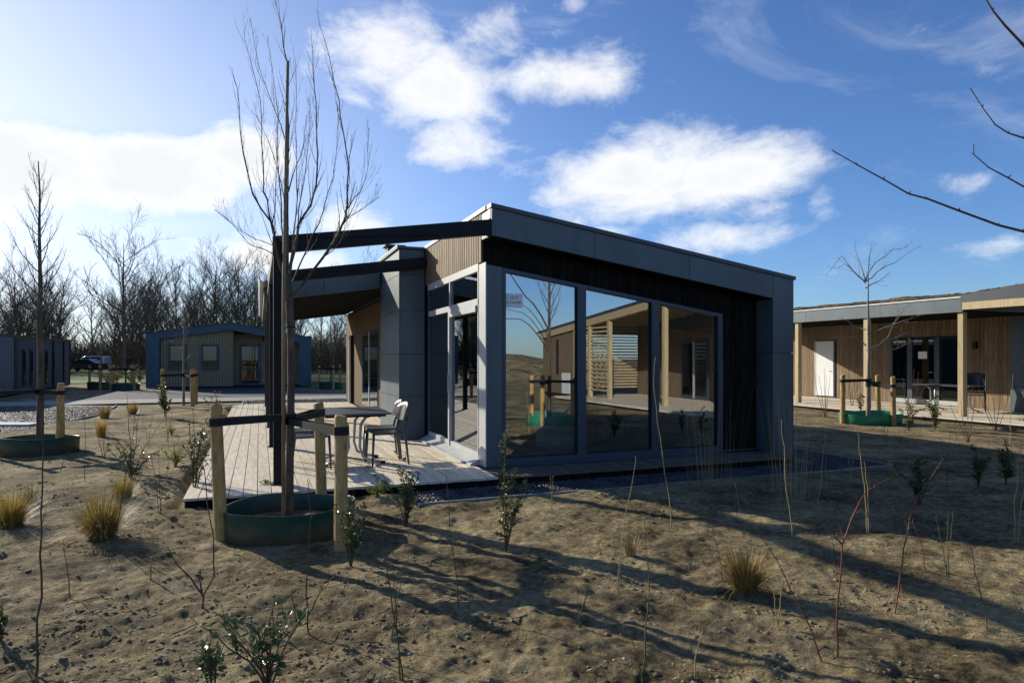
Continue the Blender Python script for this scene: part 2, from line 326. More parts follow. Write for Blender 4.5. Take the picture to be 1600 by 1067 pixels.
def ground_h(x, y):
    x = np.asarray(x, float); y = np.asarray(y, float)
    r = np.hypot(x, y); far = 1-.6*ss(8, 16, r)
    h = .10*vnoise(x,y,1.7,0)+.030*vnoise(x,y,.55,1)*far+.032*vnoise(x,y,.17,2)*far+.020*vnoise(x,y,.075,3)*far+.010*vnoise(x,y,.035,4)*far
    rid = vnoise(x,y,.28,5); h = h+.03*np.maximum(0, rid-.18)*far*4*.5
    h = h-.015
    dx = x-C0.x; dy = y-C0.y; u = dx*CU.x+dy*CU.y; v = dx*CV.x+dy*CV.y
    # flat bed below lodge, terrace and gravel strip; below road and yards
    inside = ss(.0,.05, np.minimum(np.minimum(v+1.38, 5.92-u), u+3.75))
    inside2 = ss(-.1,.04, np.minimum(np.minimum(v+.72, 5.9-u), u+3.7))
    left_front = np.where(u < -1.2, inside2, inside)
    near_deck = ss(.9,.0, np.maximum(-.72-v, 0))*ss(-1.0,-1.5,u)*ss(-5.2,-4.2,u)*(v < 1)+ss(.8,.0,np.maximum(-3.66-u,0))*(u <= -3.66)*ss(-1.5,-.7,v)*ss(15,13,v)
    h = h+.055*np.clip(near_deck,0,1)
    kb = ss(.35,.0,np.abs(v+1.42))*(u > -1.2)*(u < 6); h = h*(1-.6*kb)+.012*kb
    h = h*(1-left_front)+(-.06)*left_front
    kx = np.interp(y, [k[1] for k in KERB], [k[0] for k in KERB])
    yard = ss(-.1,.15, kx-x)*ss(10,11,y)
    h = h*(1-yard)-.06*yard
    rd = ss(16.6,17.4, v); h = h*(1-rd)-.06*rd
    rh = ss(13.0,13.25, u)*ss(-2,0,v); h = h*(1-rh)-.05*rh
    edge = ss(24,27.5, r); h = h*(1-edge)-.07*edge
    return h
def gz(x, y): return float(ground_h(x, y))
nr, na = 520, 620
rr = 1.2*(27.8/1.2)**(np.arange(nr+1)/nr); aa = np.radians(np.linspace(-62, 62, na+1))
RX = rr[:,None]*np.sin(aa)[None,:]; RY = rr[:,None]*np.cos(aa)[None,:]
RZ = ground_h(RX, RY)
gv = np.stack([RX, RY, RZ], -1).reshape(-1, 3)
ii = (np.arange(nr)[:,None]*(na+1)+np.arange(na)[None,:]).ravel()
gf = np.stack([ii, ii+1, ii+na+2, ii+na+1], -1)
far_v = np.array([(-900,-300,-.075),(900,-300,-.075),(900,1500,-.075),(-900,1500,-.075)], float)
nb0 = len(gv); gv = np.vstack([gv, far_v])
me = bpy.data.meshes.new('ground')
me.from_pydata(gv.tolist(), [], [tuple(q) for q in gf.tolist()]+[(nb0,nb0+1,nb0+2,nb0+3)])
me.polygons.foreach_set('use_smooth', [True]*len(me.polygons)); me.materials.append(MATS['sand']); me.update()
g_o = bpy.data.objects.new('ground', me); COL.objects.link(g_o); struct(g_o)

def sheet(name, pts, z, mat, thick=.0):
    mb = MB(); n = len(pts)
    mb.v = [(p[0],p[1],z) for p in pts]; mb.f = [tuple(range(n))]
    o = mb.build(name, mat); return struct(o)
def uvq(u0,u1,v0,v1): return [W(u0,v0), W(u1,v0), W(u1,v1), W(u0,v1)]
sheet('road', uvq(-60, 60, 17.9, 20.3), -.010, 'road')
sheet('gravel_strip', [W(-1.25,-1.34),W(5.88,-1.34),W(5.88,15.0),W(5.0,15.0),W(5.0,-.3),W(-1.25,-.3)], -.012, 'gravel')
sheet('gravel_path', uvq(-3.35, 6, 14.9, 17.9), -.014, 'gravel')
yard = [(k[0]-.08, k[1]) for k in KERB]
sheet('gravel_yard', yard+[W(-9.2,17.9)[:2], W(-40,17.9)[:2], (-40, 8), (-10.7,8)], -.018, 'gravel')
sheet('driveway', [W(-9.5,20.3), W(1.5,20.3), W(-2.5,30), W(-9.5,30)], -.016, 'asphalt')
sheet('lawn', [W(-120,40), W(160,40), W(160,160), W(-120,160)], -.030, 'lawn')
sheet('verge', [W(1.7,20.4), W(60,20.4), W(60,40), W(-6,40), W(-2.3,30)], -.034, 'lawn')
# low grassy dune behind the viewpoint, met only as a reflection
dn = MB(); nu_, nv_ = 40, 14
for i in range(nu_+1):
    for j in range(nv_+1):
        u = -30+110*i/nu_; v = -62+26*j/nv_; p = W(u,v)
        hh = math.sin(math.pi*j/nv_)*(1.3+.7*math.sin(u*.13)+.4*math.sin(u*.37+1))-.2
        dn.v.append((p.x,p.y,hh if 0 < i < nu_ else -.2))
for i in range(nu_):
    for j in range(nv_): a_ = i*(nv_+1)+j; dn.f.append((a_,a_+nv_+1,a_+nv_+2,a_+1))
struct(dn.build('dune','sand',smooth=True))
# kerbs: each stone a piece
kr = struct(bpy.data.objects.new('kerb_edging', None)); COL.objects.link(kr)
kmesh = MB().box(-.495,.495,-.022,.022,-.12,.012).mesh('kerb_stone', 'kerb', bevel=.006)
def kerb_run(pts):
    for a, b in zip(pts[:-1], pts[1:]):
        a = Vector((a[0],a[1],0)); b = Vector((b[0],b[1],0)); L = (b-a).length; n = max(1, round(L/1.0)); d = (b-a)/n
        for i in range(n):
            p = a+d*(i+.5); inst('kerb_stone', kmesh, kr, (p.x,p.y,.004*math.sin(i*2.3)), math.atan2(d.y,d.x), (d.length, 1, 1))
kerb_run([W(-1.25,-1.37), W(5.91,-1.37)]); kerb_run([W(5.91,-1.33), W(5.91,15)])
kerb_run(KERB); kerb_run([W(-3.4,14.4), W(-3.4,17.8)]); kerb_run([W(1.6,20.4), W(-2.4,30)])
# dark chippings lying on the near gravel strip
rng = random.Random(3)
st = MB()
def lump(mb, p, r, rng, flat=.65):
    n = len(mb.v)
    q = [(1,0,0),(-1,0,0),(0,1,0),(0,-1,0),(0,0,1),(0,0,-1)]
    rz = rng.random()*6.28; c, s = math.cos(rz), math.sin(rz)
    for a in q:
        k = r*(.65+.7*rng.random()); x, y, z = a[0]*k, a[1]*k, a[2]*k*flat
        x += (rng.random()-.5)*r*.5; y += (rng.random()-.5)*r*.5
        mb.v.append((p[0]+x*c-y*s, p[1]+x*s+y*c, p[2]+z))
    for t in ((0,2,4),(2,1,4),(1,3,4),(3,0,4),(2,0,5),(1,2,5),(3,1,5),(0,3,5)): mb.f.append(tuple(n+i for i in t))
for i in range(15000):
    u = rng.uniform(-1.2, 5.85); v = rng.uniform(-1.32,-.70)
    if rng.random() < .2: u = rng.uniform(5.15,5.85); v = rng.uniform(-1.3, 4)
    p = W(u, v, -.006+rng.random()*.012); lump(st, p, rng.uniform(.008,.019), rng)
o = st.build('gravel_chippings', 'stone'); o['kind'] = 'stuff'
tag(o, 'loose dark grey stone chippings in the strip before the windows', 'gravel')
st = MB()
for i in range(5000):
    u = rng.uniform(-3.3, .2); v = rng.uniform(14.95,17.8); p = W(u, v, -.004+rng.random()*.01); lump(st, p, rng.uniform(.009,.020), rng)
for i in range(11000):
    y = rng.uniform(13,21.5); kx = float(np.interp(y, [k[1] for k in KERB], [k[0] for k in KERB])); x = kx-.1-rng.random()**1.3*8
    if loc_uv((x,y))[1] > 17.8: continue
    lump(st, (x,y,-.012+rng.random()*.008), rng.uniform(.009,.020), rng)
o = st.build('gravel_chippings', 'stone'); o['kind'] = 'stuff'
tag(o, 'dark chippings spread over the yard and path by the road', 'gravel')
# clods, crumbs and pebbles on the sand
def on_sand(x, y):
    u, v = loc_uv((x,y))
    if -3.72 < u < 5.95 and v > -.75: return False
    if -1.3 < u < 5.95 and v > -1.42: return False
    if u > 13.0 and v > -2: return False
    if v > 17: return False
    return not (x < float(np.interp(y, [k[1] for k in KERB], [k[0] for k in KERB]))+.1 and y > 10)
PHI = 1.618
ICV = [Vector(q).normalized() for q in ((-1,PHI,0),(1,PHI,0),(-1,-PHI,0),(1,-PHI,0),(0,-1,PHI),(0,1,PHI),(0,-1,-PHI),(0,1,-PHI),(PHI,0,-1),(PHI,0,1),(-PHI,0,-1),(-PHI,0,1))]
ICF = [(0,11,5),(0,5,1),(0,1,7),(0,7,10),(0,10,11),(1,5,9),(5,11,4),(11,10,2),(10,7,6),(7,1,8),(3,9,4),(3,4,2),(3,2,6),(3,6,8),(3,8,9),(4,9,5),(2,4,11),(6,2,10),(8,6,7),(9,8,1)]
def ico(mb, p, r, rng):
    n = len(mb.v); sx, sy, sz = rng.uniform(.7,1.3), rng.uniform(.7,1.3), rng.uniform(.35,.7)
    for q in ICV:
        k = r*rng.uniform(.7,1.2); mb.v.append((p[0]+q.x*k*sx, p[1]+q.y*k*sy, p[2]+q.z*k*sz))
    for t in ICF: mb.f.append((n+t[0],n+t[1],n+t[2]))
cl = MB(); pb = MB(); tw = MB()
pts = []
for i in range(60000):
    y = 2.2*(16/2.2)**rng.random(); x = rng.uniform(-.95,.95)*y
    if not on_sand(x, y): continue
    dn = vnoise(x, y, .8, 2)+.8*vnoise(x,y,.3,4)
    if rng.random() > .35+1.5*float(dn): continue
    h = gz(x, y); r = .0025+.016*rng.random()**4.5
    if y > 7: r *= 1.3
    k = rng.random()
    if k < .975: ico(cl, (x,y,h-r*.05), r*1.2, rng)
    elif k < .988: lump(pb, (x,y,h+r*.3), r*.8+.004, rng, .6)
    else:
        a = rng.random()*6.28; L = rng.uniform(.04,.22); q = Vector((x,y,h+.008)); d = Vector((math.cos(a),math.sin(a),0))
        pp = [q+d*L*t+Vector((rng.uniform(-1,1)*.012,rng.uniform(-1,1)*.012,rng.random()*.012)) for t in (0,.35,.7,1)]
        tw.tube(pp, [.003,.0035,.003,.0015], 4)
for (mb, nm, mt, lb, ct) in ((cl,'soil_crumbs','clod','dark clods and crumbs of soil lying on the sand','soil'),(pb,'pebbles','pebble','small pale pebbles scattered on the sand','pebbles'),(tw,'fallen_twigs','twig','short broken twigs strewn over the sand','twigs')):
    o = mb.build(nm, mt); o['kind'] = 'stuff'; tag(o, lb, ct)

lt_ = MB()
for i in range(5200):
    y = 2.2*(13/2.2)**rng.random(); x = rng.uniform(-.92,.92)*y
    if not on_sand(x, y) or float(vnoise(x,y,.9,1)+.6*vnoise(x,y,.25,3)) < .02: continue
    a = rng.random()*6.28; L = rng.uniform(.012,.055); h = gz(x,y); d = Vector((math.cos(a),math.sin(a),rng.uniform(-.1,.35)))*L; q = Vector((x,y,h+.004)); w_ = Vector((-d.y,d.x,0)).normalized()*rng.uniform(.0012,.006)
    n = len(lt_.v); m_ = q+d*.5+Vector((0,0,L*.12)); lt_.v += [tuple(q),tuple(m_-w_),tuple(q+d),tuple(m_+w_)]; lt_.f.append((n,n+1,n+2,n+3))
o = lt_.build('leaf_litter','straw'); o['kind'] = 'stuff'; tag(o,'bits of dry leaf and straw lying on the sand','litter')
# ------------------------------------------------------------------ timber terrace, every board a piece
deck = thing('terrace_deck', 'pale weathered timber terrace deck wrapping the lodge', 'deck', C0, ANG)
rng = random.Random(11)
bw = .148; breaks = [-.68, 1.25, 5.4, 9.6, 14.3]
dm = {}
def deck_board(u0, v0, v1):
    L = round(v1-v0, 3)
    if L not in dm: dm[L] = MB().box(0,bw-.006,.003,L-.003,-.028,0).mesh('deck_board','deck_wood',bevel=.003)
    inst('deck_board', dm[L], deck, (u0, v0, .10+rng.uniform(-.0015,.0015)))
nb_ = 24
for i in range(nb_):
    u0 = -3.62+i*bw
    off = 0 if i % 2 == 0 else 0
    for a, b_ in zip(breaks[:-1], breaks[1:]):
        if u0 > -.66 and a >= 1.2:
            if a < 3: deck_board(u0, a, 3.42)
            if u0 > -.2: continue
            if 3 <= a < 9.5: deck_board(u0, 5.42, 9.6) if a > 5 else None
            if a > 9.5: deck_board(u0, a, b_)
            continue
        deck_board(u0, a, b_)
u0 = -3.62+nb_*bw
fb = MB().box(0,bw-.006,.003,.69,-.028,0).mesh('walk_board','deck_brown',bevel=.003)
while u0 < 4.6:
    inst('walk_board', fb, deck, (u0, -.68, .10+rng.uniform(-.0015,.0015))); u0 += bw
MB().box(-3.60,4.65,-.672,-.648,-.05,.068).build('edge_joist','cladding_dark',deck)
MB().box(-3.61,-3.585,-.64,14.3,-.05,.068).build('edge_joist','deck_wood',deck)
mbj = MB()
for k in range(24): mbj.box(-3.56,-.02,-.3+k*.62,-.25+k*.62,-.05,.069)
mbj.build('joist','cladding_dark',deck)
# ------------------------------------------------------------------ the lodge
S = .1454; RT = 3.632
def zr(u): return RT-S*u            # roof top on the right half
def zl(u): return 3.50+S*u          # roof top over the terrace (u < 0)
lodge = thing('holiday_lodge', 'slate grey panelled lodge with tall sloping windows and black pergola beams', 'lodge', C0, ANG)
G = .004
# front fascia panels and folded cap
for a, b_ in ((0,1.54),(1.54,3.13),(3.13,4.692)):
    MB().slope_x(a+G, b_-G, -.21, -.18, zr(a+G)-.42, zr(b_-G)-.42, zr(a+G)-.06, zr(b_-G)-.06).build('fascia_panel','panel',lodge)
MB().slope_x(.02, 5.10, -.175, -.165, zr(.02)-.415, zr(5.10)-.415, zr(.02)-.07, zr(5.1)-.07).build('fascia_backing','black',lodge)
MB().slope_x(-.015, 5.135, -.235, -.03, zr(-.015)-.055, zr(5.135)-.055, zr(-.015), zr(5.135)).build('roof_cap','cap',lodge)
# end face of the roof edge that catches the sun
MB().box(-.004,.022,-.178,.20,zr(0)-.42,zr(0)-.06).build('fascia_end','panel',lodge)
# right pillar
MB().slope_x(4.692+G, 5.11, -.21, -.18, 1.67+G, 1.67+G, zr(4.7)-.06, zr(5.11)-.06).build('pillar_panel','panel',lodge)
MB().box(4.692+G,5.11,-.21,-.18,.02,1.67-G).build('pillar_panel','panel',lodge)
MB().slope_x(4.722,5.084,-.179,.3,.02,.02,zr(4.722)-.43,zr(5.084)-.43).build('pillar_core','black',lodge)
MB().box(4.694,4.72,-.176,.165,1.67+G,2.53).build('pillar_return_panel','panel',lodge)
MB().box(4.694,4.72,-.176,.165,.02,1.67-G).build('pillar_return_panel','panel',lodge)
for k in range(8):
    a = -.172+k*1.92; b_ = min(a+1.92, 15.2)
    MB().box(5.085,5.11,a+G,b_-G,.02,1.67-G).build('side_panel','panel',lodge)
    MB().box(5.085,5.11,a+G,b_-G,1.67+G,zr(5.11)-.065).build('side_panel','panel',lodge)
# roof body right half, soffit, flat covering
MB().slope_x(-.002,5.08,-.16,15.18, zr(0)-.40, zr(5.08)-.40, zr(0)-.065, zr(5.08)-.065).build('roof','cap',lodge)
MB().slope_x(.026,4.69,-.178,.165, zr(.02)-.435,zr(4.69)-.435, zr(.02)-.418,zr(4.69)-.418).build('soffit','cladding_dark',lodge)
# ridge side edge (faces the terrace): zinc trim line on top of timber boards
MB().box(-.03,.10,-.03,3.45,RT-.05,RT+.004).build('roof_trim','zinc',lodge)
# dark cladding boards on the window front
def zwin(u): return 2.885-.150*u       # top of window frame
fm = MB(); pitch = .115; u = .03
while u < 4.69:
    u1 = min(u+pitch-.008, 4.69); ztop0, ztop1 = zr(u)-.425, zr(u1)-.425
    zb0, zb1 = (zwin(u)-.02, zwin(u1)-.02) if u < 3.93 else (.12,.12)
    mb = MB().hexa([(u,.165,zb0),(u1,.165,zb1),(u1,.19,zb1),(u,.19,zb0),(u,.165,ztop0),(u1,.165,ztop1),(u1,.19,ztop1),(u,.19,ztop0)])
    mb.build('cladding_board','cladding_dark',lodge); u += pitch
MB().slope_x(.03,4.69,.195,.30,2.3,1.9,zr(0)-.43,zr(4.69)-.43).build('wall_core','black',lodge)
MB().box(3.95,4.69,.195,.30,.1,2.4).build('wall_core','black',lodge)
MB().box(-.05,4.69,.02,.16,.005,.105).build('plinth','black',lodge)
# ---- front glazing

def front_u(px, v=0.0):
    r = (px-800)/F; base = C0+CV*v
    return (r*base.y-base.x)/(CU.x-r*CU.y)
gx = [(front_u(790.5),front_u(903)),(front_u(916),front_u(1019)),(front_u(1030),front_u(1122.5))]
zgt = lambda u: 2.806-.1505*u; zgb = .215
uR = gx[2][1]+.085
wn = MB().box(.235,uR,.0,.16,.105,zgb).build('window_sill_rail','frame_dark',lodge)
glz = MB().slope_x(.235,uR,.0,.16,zgt(.235),zgt(uR),zwin(.235)-.03,zwin(uR)-.03).build('window','frame_dark',lodge, label='tall three-pane window with sloping head on the lodge front')
def upright(u0,u1): MB().slope_x(u0,u1,.001,.159,zgb,zgb,zgt(u0),zgt(u1)).build('mullion','frame_dark',glz)
upright(.235,gx[0][0]); upright(gx[0][1],gx[1][0]); upright(gx[1][1],gx[2][0]); upright(gx[2][1],uR)
for a, b_ in gx:
    MB().slope_x(a,b_,.055,.063,zgb,zgb,zgt(a),zgt(b_)).build('pane','glass',glz)
    bead = MB()
    bead.box(a,a+.012,.03,.052,zgb,zgt(a)); bead.box(b_-.012,b_,.03,.052,zgb,zgt(b_)); bead.box(a+.012,b_-.012,.03,.052,zgb,zgb+.014)
    bead.build('glazing_bead','black',glz)
# drip sill under the windows
MB().hexa([(.22,-.05,.108),(uR,-.05,.108),(uR,.0,.12),(.22,.0,.12),(.22,-.05,.116),(uR,-.05,.116),(uR,-.001,.145),(.22,-.001,.145)]).build('drip_sill','frame_dark',lodge)
# corner post: dark front panel, light side
MB().slope_x(.004,.228,-.002,.05,.11,.11,zwin(0)-.03,zwin(.228)-.03).build('corner_panel','panel',lodge)
MB().box(-.012,.003,.0,.29,.11,2.885).build('corner_post','alu',lodge)
# ---- terrace-side glazing (u = 0 plane), sliding doors below a transom
sd_ = MB().box(-.02,.06,.30,3.24,2.80,2.905).build('sliding_door','alu',lodge, label='aluminium sliding glass door with transom lights above')
for (a,b_,z0,z1,nm) in ((.30,3.24,2.33,2.42,'transom_bar'),(.30,.335,.20,2.8,'jamb'),(3.19,3.24,.20,2.8,'jamb'),(1.75,1.82,.20,2.33,'meeting_stile'),(1.765,1.81,2.42,2.80,'mullion'),(.335,1.75,.20,.27,'bottom_rail'),(1.82,3.19,.20,.27,'bottom_rail')):
    MB().box(-.018 if nm!='meeting_stile' else -.035,.05,a,b_,z0,z1).build(nm,'alu' if nm!='jamb' or a<1 else 'frame_dark',sd_)
MB().box(-.045,-.019,.36,1.72,2.235,2.325).build('blind_box','alu',sd_)
for (a,b_,z0,z1) in ((.335,1.75,.27,2.33),(1.82,3.19,.27,2.33),(.335,1.765,2.42,2.80),(1.81,3.19,2.42,2.80)):
    MB().box(.012,.020,a,b_,z0,z1).build('pane','glass_door',sd_)
MB().box(.0,.04,1.86,1.93,.27,2.33).build('sash_stile','frame_dark',sd_)
MB().box(-.05,-.036,1.77,1.80,1.05,1.32).build('handle','steel',sd_)
MB().hexa([(-.15,.25,.104),(.0,.25,.104),(.0,3.30,.104),(-.15,3.30,.104),(-.15,.25,.125),(.0,.25,.20),(.0,3.30,.20),(-.15,3.30,.125)]).build('door_sill','alu',lodge)
MB().box(-.19,-.151,.5,3.1,.104,.135).build('sill_track','alu',lodge)
# timber boards above the doors
v = .205
while v < 3.44:
    v1 = min(v+.088, 3.445)
    MB().box(-.012,.012,v,v1,2.91,RT-.055).build('cladding_board','cladding',lodge); v += .112
MB().box(.014,.10,.2,3.45,2.91,RT-.07).build('wall_core','black',lodge)
# ---- panelled block
bz = [.10,.88,1.66,2.45,3.10,3.56]
for a, b_ in zip(bz[:-1], bz[1:]):
    MB().box(-.50,-.475,3.45,4.42-G,a+G,b_-G).build('block_panel','panel',lodge)
    MB().box(-.50,-.475,4.42+G,5.4,a+G,b_-G).build('block_panel','panel',lodge)
    MB().box(-.472,-.03,3.45,3.475,a+G,b_-G).build('block_panel','panel',lodge)
MB().box(-.47,.0,3.48,5.4,.05,3.55).build('block_core','black',lodge)
MB().box(-.54,.06,3.41,5.44,3.565,3.61).build('block_cap','cap',lodge)
MB().box(-.545,-.50,3.41,5.45,3.611,3.63).build('cap_trim','zinc',lodge)
MB().box(-.42,-.12,5.0,5.3,3.61,3.86).build('flue','black',lodge)
MB().box(-.48,-.06,4.95,5.35,3.861,3.89).build('flue_cap','cap',lodge)
# ---- rear terrace wall
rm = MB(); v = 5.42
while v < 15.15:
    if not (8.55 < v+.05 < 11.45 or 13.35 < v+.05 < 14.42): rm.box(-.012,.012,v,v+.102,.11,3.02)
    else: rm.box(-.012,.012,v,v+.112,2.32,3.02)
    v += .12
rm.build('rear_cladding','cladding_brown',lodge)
MB().box(.014,.1,5.42,15.18,.08,3.1).build('wall_core','black',lodge)
rd = MB().box(-.02,.011,8.56,11.44,.11,2.31).build('rear_glass_door','black',lodge)
MB().box(-.028,-.021,8.66,9.95,.22,2.22).build('pane','glass_door',rd); MB().box(-.028,-.021,10.05,11.34,.22,2.22).build('pane','glass_door',rd)
MB().box(-.04,-.03,9.96,10.04,.11,2.31).build('stile','alu',rd)
rd = MB().box(-.10,.011,13.36,13.50,.11,2.31).build('rear_door','black',lodge)
MB().box(-.02,.005,13.50,14.42,.11,2.31).build('leaf','black',rd)
MB().box(-.16,-.10,13.38,13.44,.11,2.28).build('door_edge','white_panel',rd)
# ---- terrace roof over v 5.3 .. 15.2
for a, b_ in ((-2.78,-1.65),(-1.65,-.53)):
    MB().slope_x(a+G,b_-G,5.28,5.31,zl(a)-.40,zl(b_)-.40,zl(a)-.03,zl(b_)-.03).build('fascia_panel','panel',lodge)
MB().slope_x(-2.78,-.002,5.45,15.18,zl(-2.78)-.37,zl(0)-.37,zl(-2.78),zl(0)).build('terrace_roof','cap',lodge)
MB().slope_x(-2.78,-.53,5.315,5.449,zl(-2.78)-.37,zl(-.53)-.37,zl(-2.78)-.005,zl(-.53)-.005).build('roof_edge','black',lodge)
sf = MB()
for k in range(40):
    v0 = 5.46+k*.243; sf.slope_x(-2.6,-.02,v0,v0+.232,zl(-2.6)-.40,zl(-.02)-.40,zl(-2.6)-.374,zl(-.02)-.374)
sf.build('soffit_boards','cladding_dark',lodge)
# pergola: posts, eave beam, two open rafters
for v in (-.15,3.34,6.6,9.8,13.1):
    MB().box(-2.71,-2.60,v-.06,v+.06,.101,2.80).build('post','beam',lodge)
    MB().box(-2.73,-2.58,v-.09,v+.09,.101,.112).build('post_foot','beam',lodge)
MB().box(-2.72,-2.59,-.22,15.18,2.80,2.985).build('eave_beam','beam',lodge)
for v in (-.15,3.36):
    MB().slope_x(-2.72,-.03,v-.055,v+.055,2.99,3.225,3.02,3.418).build('rafter','beam',lodge)
    MB().slope_x(-2.588,-.03,v-.05,v+.05,2.84,3.22,2.989,3.224).build('rafter_web','beam',lodge)
MB().box(-.03,-.006,-.205,-.07,3.19,3.43).build('rafter_bracket','beam',lodge)
# light zinc gutter along the eave
gm = MB()
prof = [(-2.73,2.985),(-2.80,2.93),(-2.86,2.96),(-2.88,3.06),(-2.86,3.06),(-2.845,2.985),(-2.80,2.955),(-2.74,3.0)]
gm.prism(prof,'y',4.2,15.15); gm.build('gutter','zinc',lodge)
# ---- room behind the glass
MB().box(.07,4.68,.165,5.35,.105,.12).build('room_floor','floor_in',lodge)
MB().box(.07,4.68,5.35,5.40,.105,3.0).build('room_wall','wall_in',lodge)
MB().box(4.66,4.69,.31,5.35,.12,2.9).build('room_wall','wall_in',lodge)
MB().box(.07,.10,3.3,5.35,.12,2.9).build('room_wall','wall_in',lodge)
MB().slope_x(.06,4.68,.31,5.38,3.08,2.40,3.10,2.42).build('room_ceiling','wall_in',lodge)
# tub armchair inside
arm = thing('tub_armchair','pale upholstered tub armchair just inside the first window pane','armchair', W(1.62,1.25,.12), ANG+R(200))
mb = MB(); n = 20
for i in range(n+1):
    t = R(-35+250*i/n); ro, ri = .36, .28
    hb = .62+.16*math.sin(max(0,min(math.pi,t)))
    for rr_, z in ((ro*.92,.03),(ro,.45),(ro,hb),(ri,hb),(ri,.35)):
        mb.v.append((rr_*math.cos(t), rr_*math.sin(t), z))
for i in range(n):
    for j in range(4): a = i*5+j; mb.f.append((a,a+5,a+6,a+1))
mb.f.append((0,1,2,3,4)); mb.f.append(tuple(n*5+j for j in (4,3,2,1,0)))
mb.build('shell','fabric',arm,smooth=True)
MB().tube([(0,0,.02),(0,0,.08),(0,0,.42),(0,0,.46)],[.25,.31,.31,.27],24).build('seat','fabric',arm,smooth=True)
lt = thing('low_table','dark low table standing in the room behind the glass','table', W(2.9,2.2,.12), ANG)
MB().box(-.5,.5,-.3,.3,.40,.44).build('top','table_top',lt)
for sx in (-.44,.44):
    for sy in (-.25,.25): MB().box(sx-.025,sx+.025,sy-.025,sy+.025,0,.40).build('leg','black',lt)
# paper notice behind the first pane
note = thing('paper_notice','white paper notice taped inside the first tall window pane','notice', W(gx[0][0]+.10,.046,2.38), ANG)
nu = gx[0][0]
MB().box(-.095,.165,0,.002,-.095,.095).build('sheet','paper',note)
def text_mesh(s, size, name, mat, parent, loc, rot=(R(90),0,0)):
    c = bpy.data.curves.new(name, 'FONT'); c.body = s; c.size = size; c.align_x = 'CENTER'; c.extrude = .0004
    o = bpy.data.objects.new(name, c); COL.objects.link(o)
    dg = bpy.context.evaluated_depsgraph_get(); me = bpy.data.meshes.new_from_object(o.evaluated_get(dg))
    bpy.data.objects.remove(o); me.materials.clear(); me.materials.append(MATS[mat])
    q = bpy.data.objects.new(name, me); COL.objects.link(q); q.parent = parent; q.location = loc; q.rotation_euler = rot; return q
text_mesh('12117', .05, 'lettering', 'ink', note, (.035,-.002,.022))
text_mesh("In 't Duin 862", .04, 'lettering', 'ink', note, (.035,-.002,-.038))
# ------------------------------------------------------------------ terrace furniture
def make_chair(name, label, loc, rz, group, arms=False):
    t = thing(name, label, 'chair', loc, rz, group)       # sits facing local +x
    s = MB()
    for k in range(7): s.box(-.21+k*.062,-.21+k*.062+.052,-.215,.215,.435,.450)
    s.box(-.22,.225,-.235,-.216,.425,.455); s.box(-.22,.225,.216,.235,.425,.455)
    s.build('seat','chair_plastic',t)
    b_ = MB(); n = 12
    for i in range(n+1):                                  # curved ribbed back
        a = (i/n-.5)*2; y = .235*a; x0 = -.245+.055*a*a; top = .86-.06*a*a
        for (dx,z) in ((0,.60),(-.045,top-.03),(-.06,top),(-.078,top),(-.063,top-.03),(-.018,.60)): b_.v.append((x0+dx,y,z))
    for i in range(n):
        for j in range(6): a = i*6+j; c = i*6+(j+1)%6; b_.f.append((a,c,c+6,a+6))
    b_.f.append(tuple(range(6))); b_.f.append(tuple(n*6+5-j for j in range(6)))
    bk = b_.build('backrest','chair_plastic',t,smooth=False)
    rb = MB()
    for k in range(9): z = .625+k*.022; rb.tube([(-.243+.055*((i/8-.5)*2)**2-.045*(z-.6)/.23,.44*(i/8-.5),z) for i in range(9)],.005,4)
    rb.build('rib','chair_plastic',bk)
    for sy in (-1,1):
        MB().tube([(.215,sy*.225,.445),(.235,sy*.235,0)],[.019,.013],8).build('leg','chair_plastic',t,smooth=True)
        MB().tube([(-.265,sy*.20,.66),(-.225,sy*.225,.445),(-.275,sy*.235,0)],[.016,.020,.013],8).build('leg','chair_plastic',t,smooth=True)
        if arms: MB().tube([(-.26,sy*.22,.64),(-.10,sy*.26,.655),(.16,sy*.26,.645),(.215,sy*.245,.60),(.22,sy*.23,.44)],.014,8).build('armrest','chair_plastic',t,smooth=True)
    return t
DZ = .1015
make_chair('terrace_chair','dark slatted terrace chair nearest the glass door, right of the table',W(-1.20,.92,DZ),ANG+R(184),'chairs around the terrace table')
make_chair('terrace_chair','dark slatted terrace chair right of the table, nearer the grey block',W(-1.16,1.52,DZ),ANG+R(177),'chairs around the terrace table')
make_chair('terrace_chair','dark terrace chair left of the table, half hidden by the tree stakes',W(-2.22,.90,DZ),ANG+R(4),'chairs around the terrace table')
make_chair('terrace_chair','dark terrace chair tucked behind the table on its far left',W(-2.28,1.55,DZ),ANG+R(-3),'chairs around the terrace table')
def make_table(label, loc, rz, w, d):
    t = thing('terrace_table', label, 'table', loc, rz, 'terrace tables')
    MB().box(-w/2,w/2,-d/2,d/2,.715,.738).build('table_top','table_top',t,bevel=.006)
    MB().box(-w/2+.06,w/2-.06,-d/2+.12,d/2-.12,.68,.714).build('apron','black',t)
    for sy in (-1,1):
        for sx in (-1,1):
            MB().tube([(sx*.30,sy*(d/2-.34),.70),(sx*.16,sy*(d/2-.34),.66),(sx*.09,sy*(d/2-.34),.56),(sx*.075,sy*(d/2-.34),.25),(sx*.12,sy*(d/2-.34),.11),(sx*.24,sy*(d/2-.34),.05),(sx*.40,sy*(d/2-.34),.02)],[.020]*7,8).build('leg','steel',t,smooth=True)
            MB().box(sx*.40-.03,sx*.40+.03,sy*(d/2-.34)-.02,sy*(d/2-.34)+.02,0,.035).build('foot','black',t)
    return t
make_table('rectangular dark terrace table with curved steel legs beside the lodge door',W(-1.63,1.22,DZ),ANG,.93,1.28)

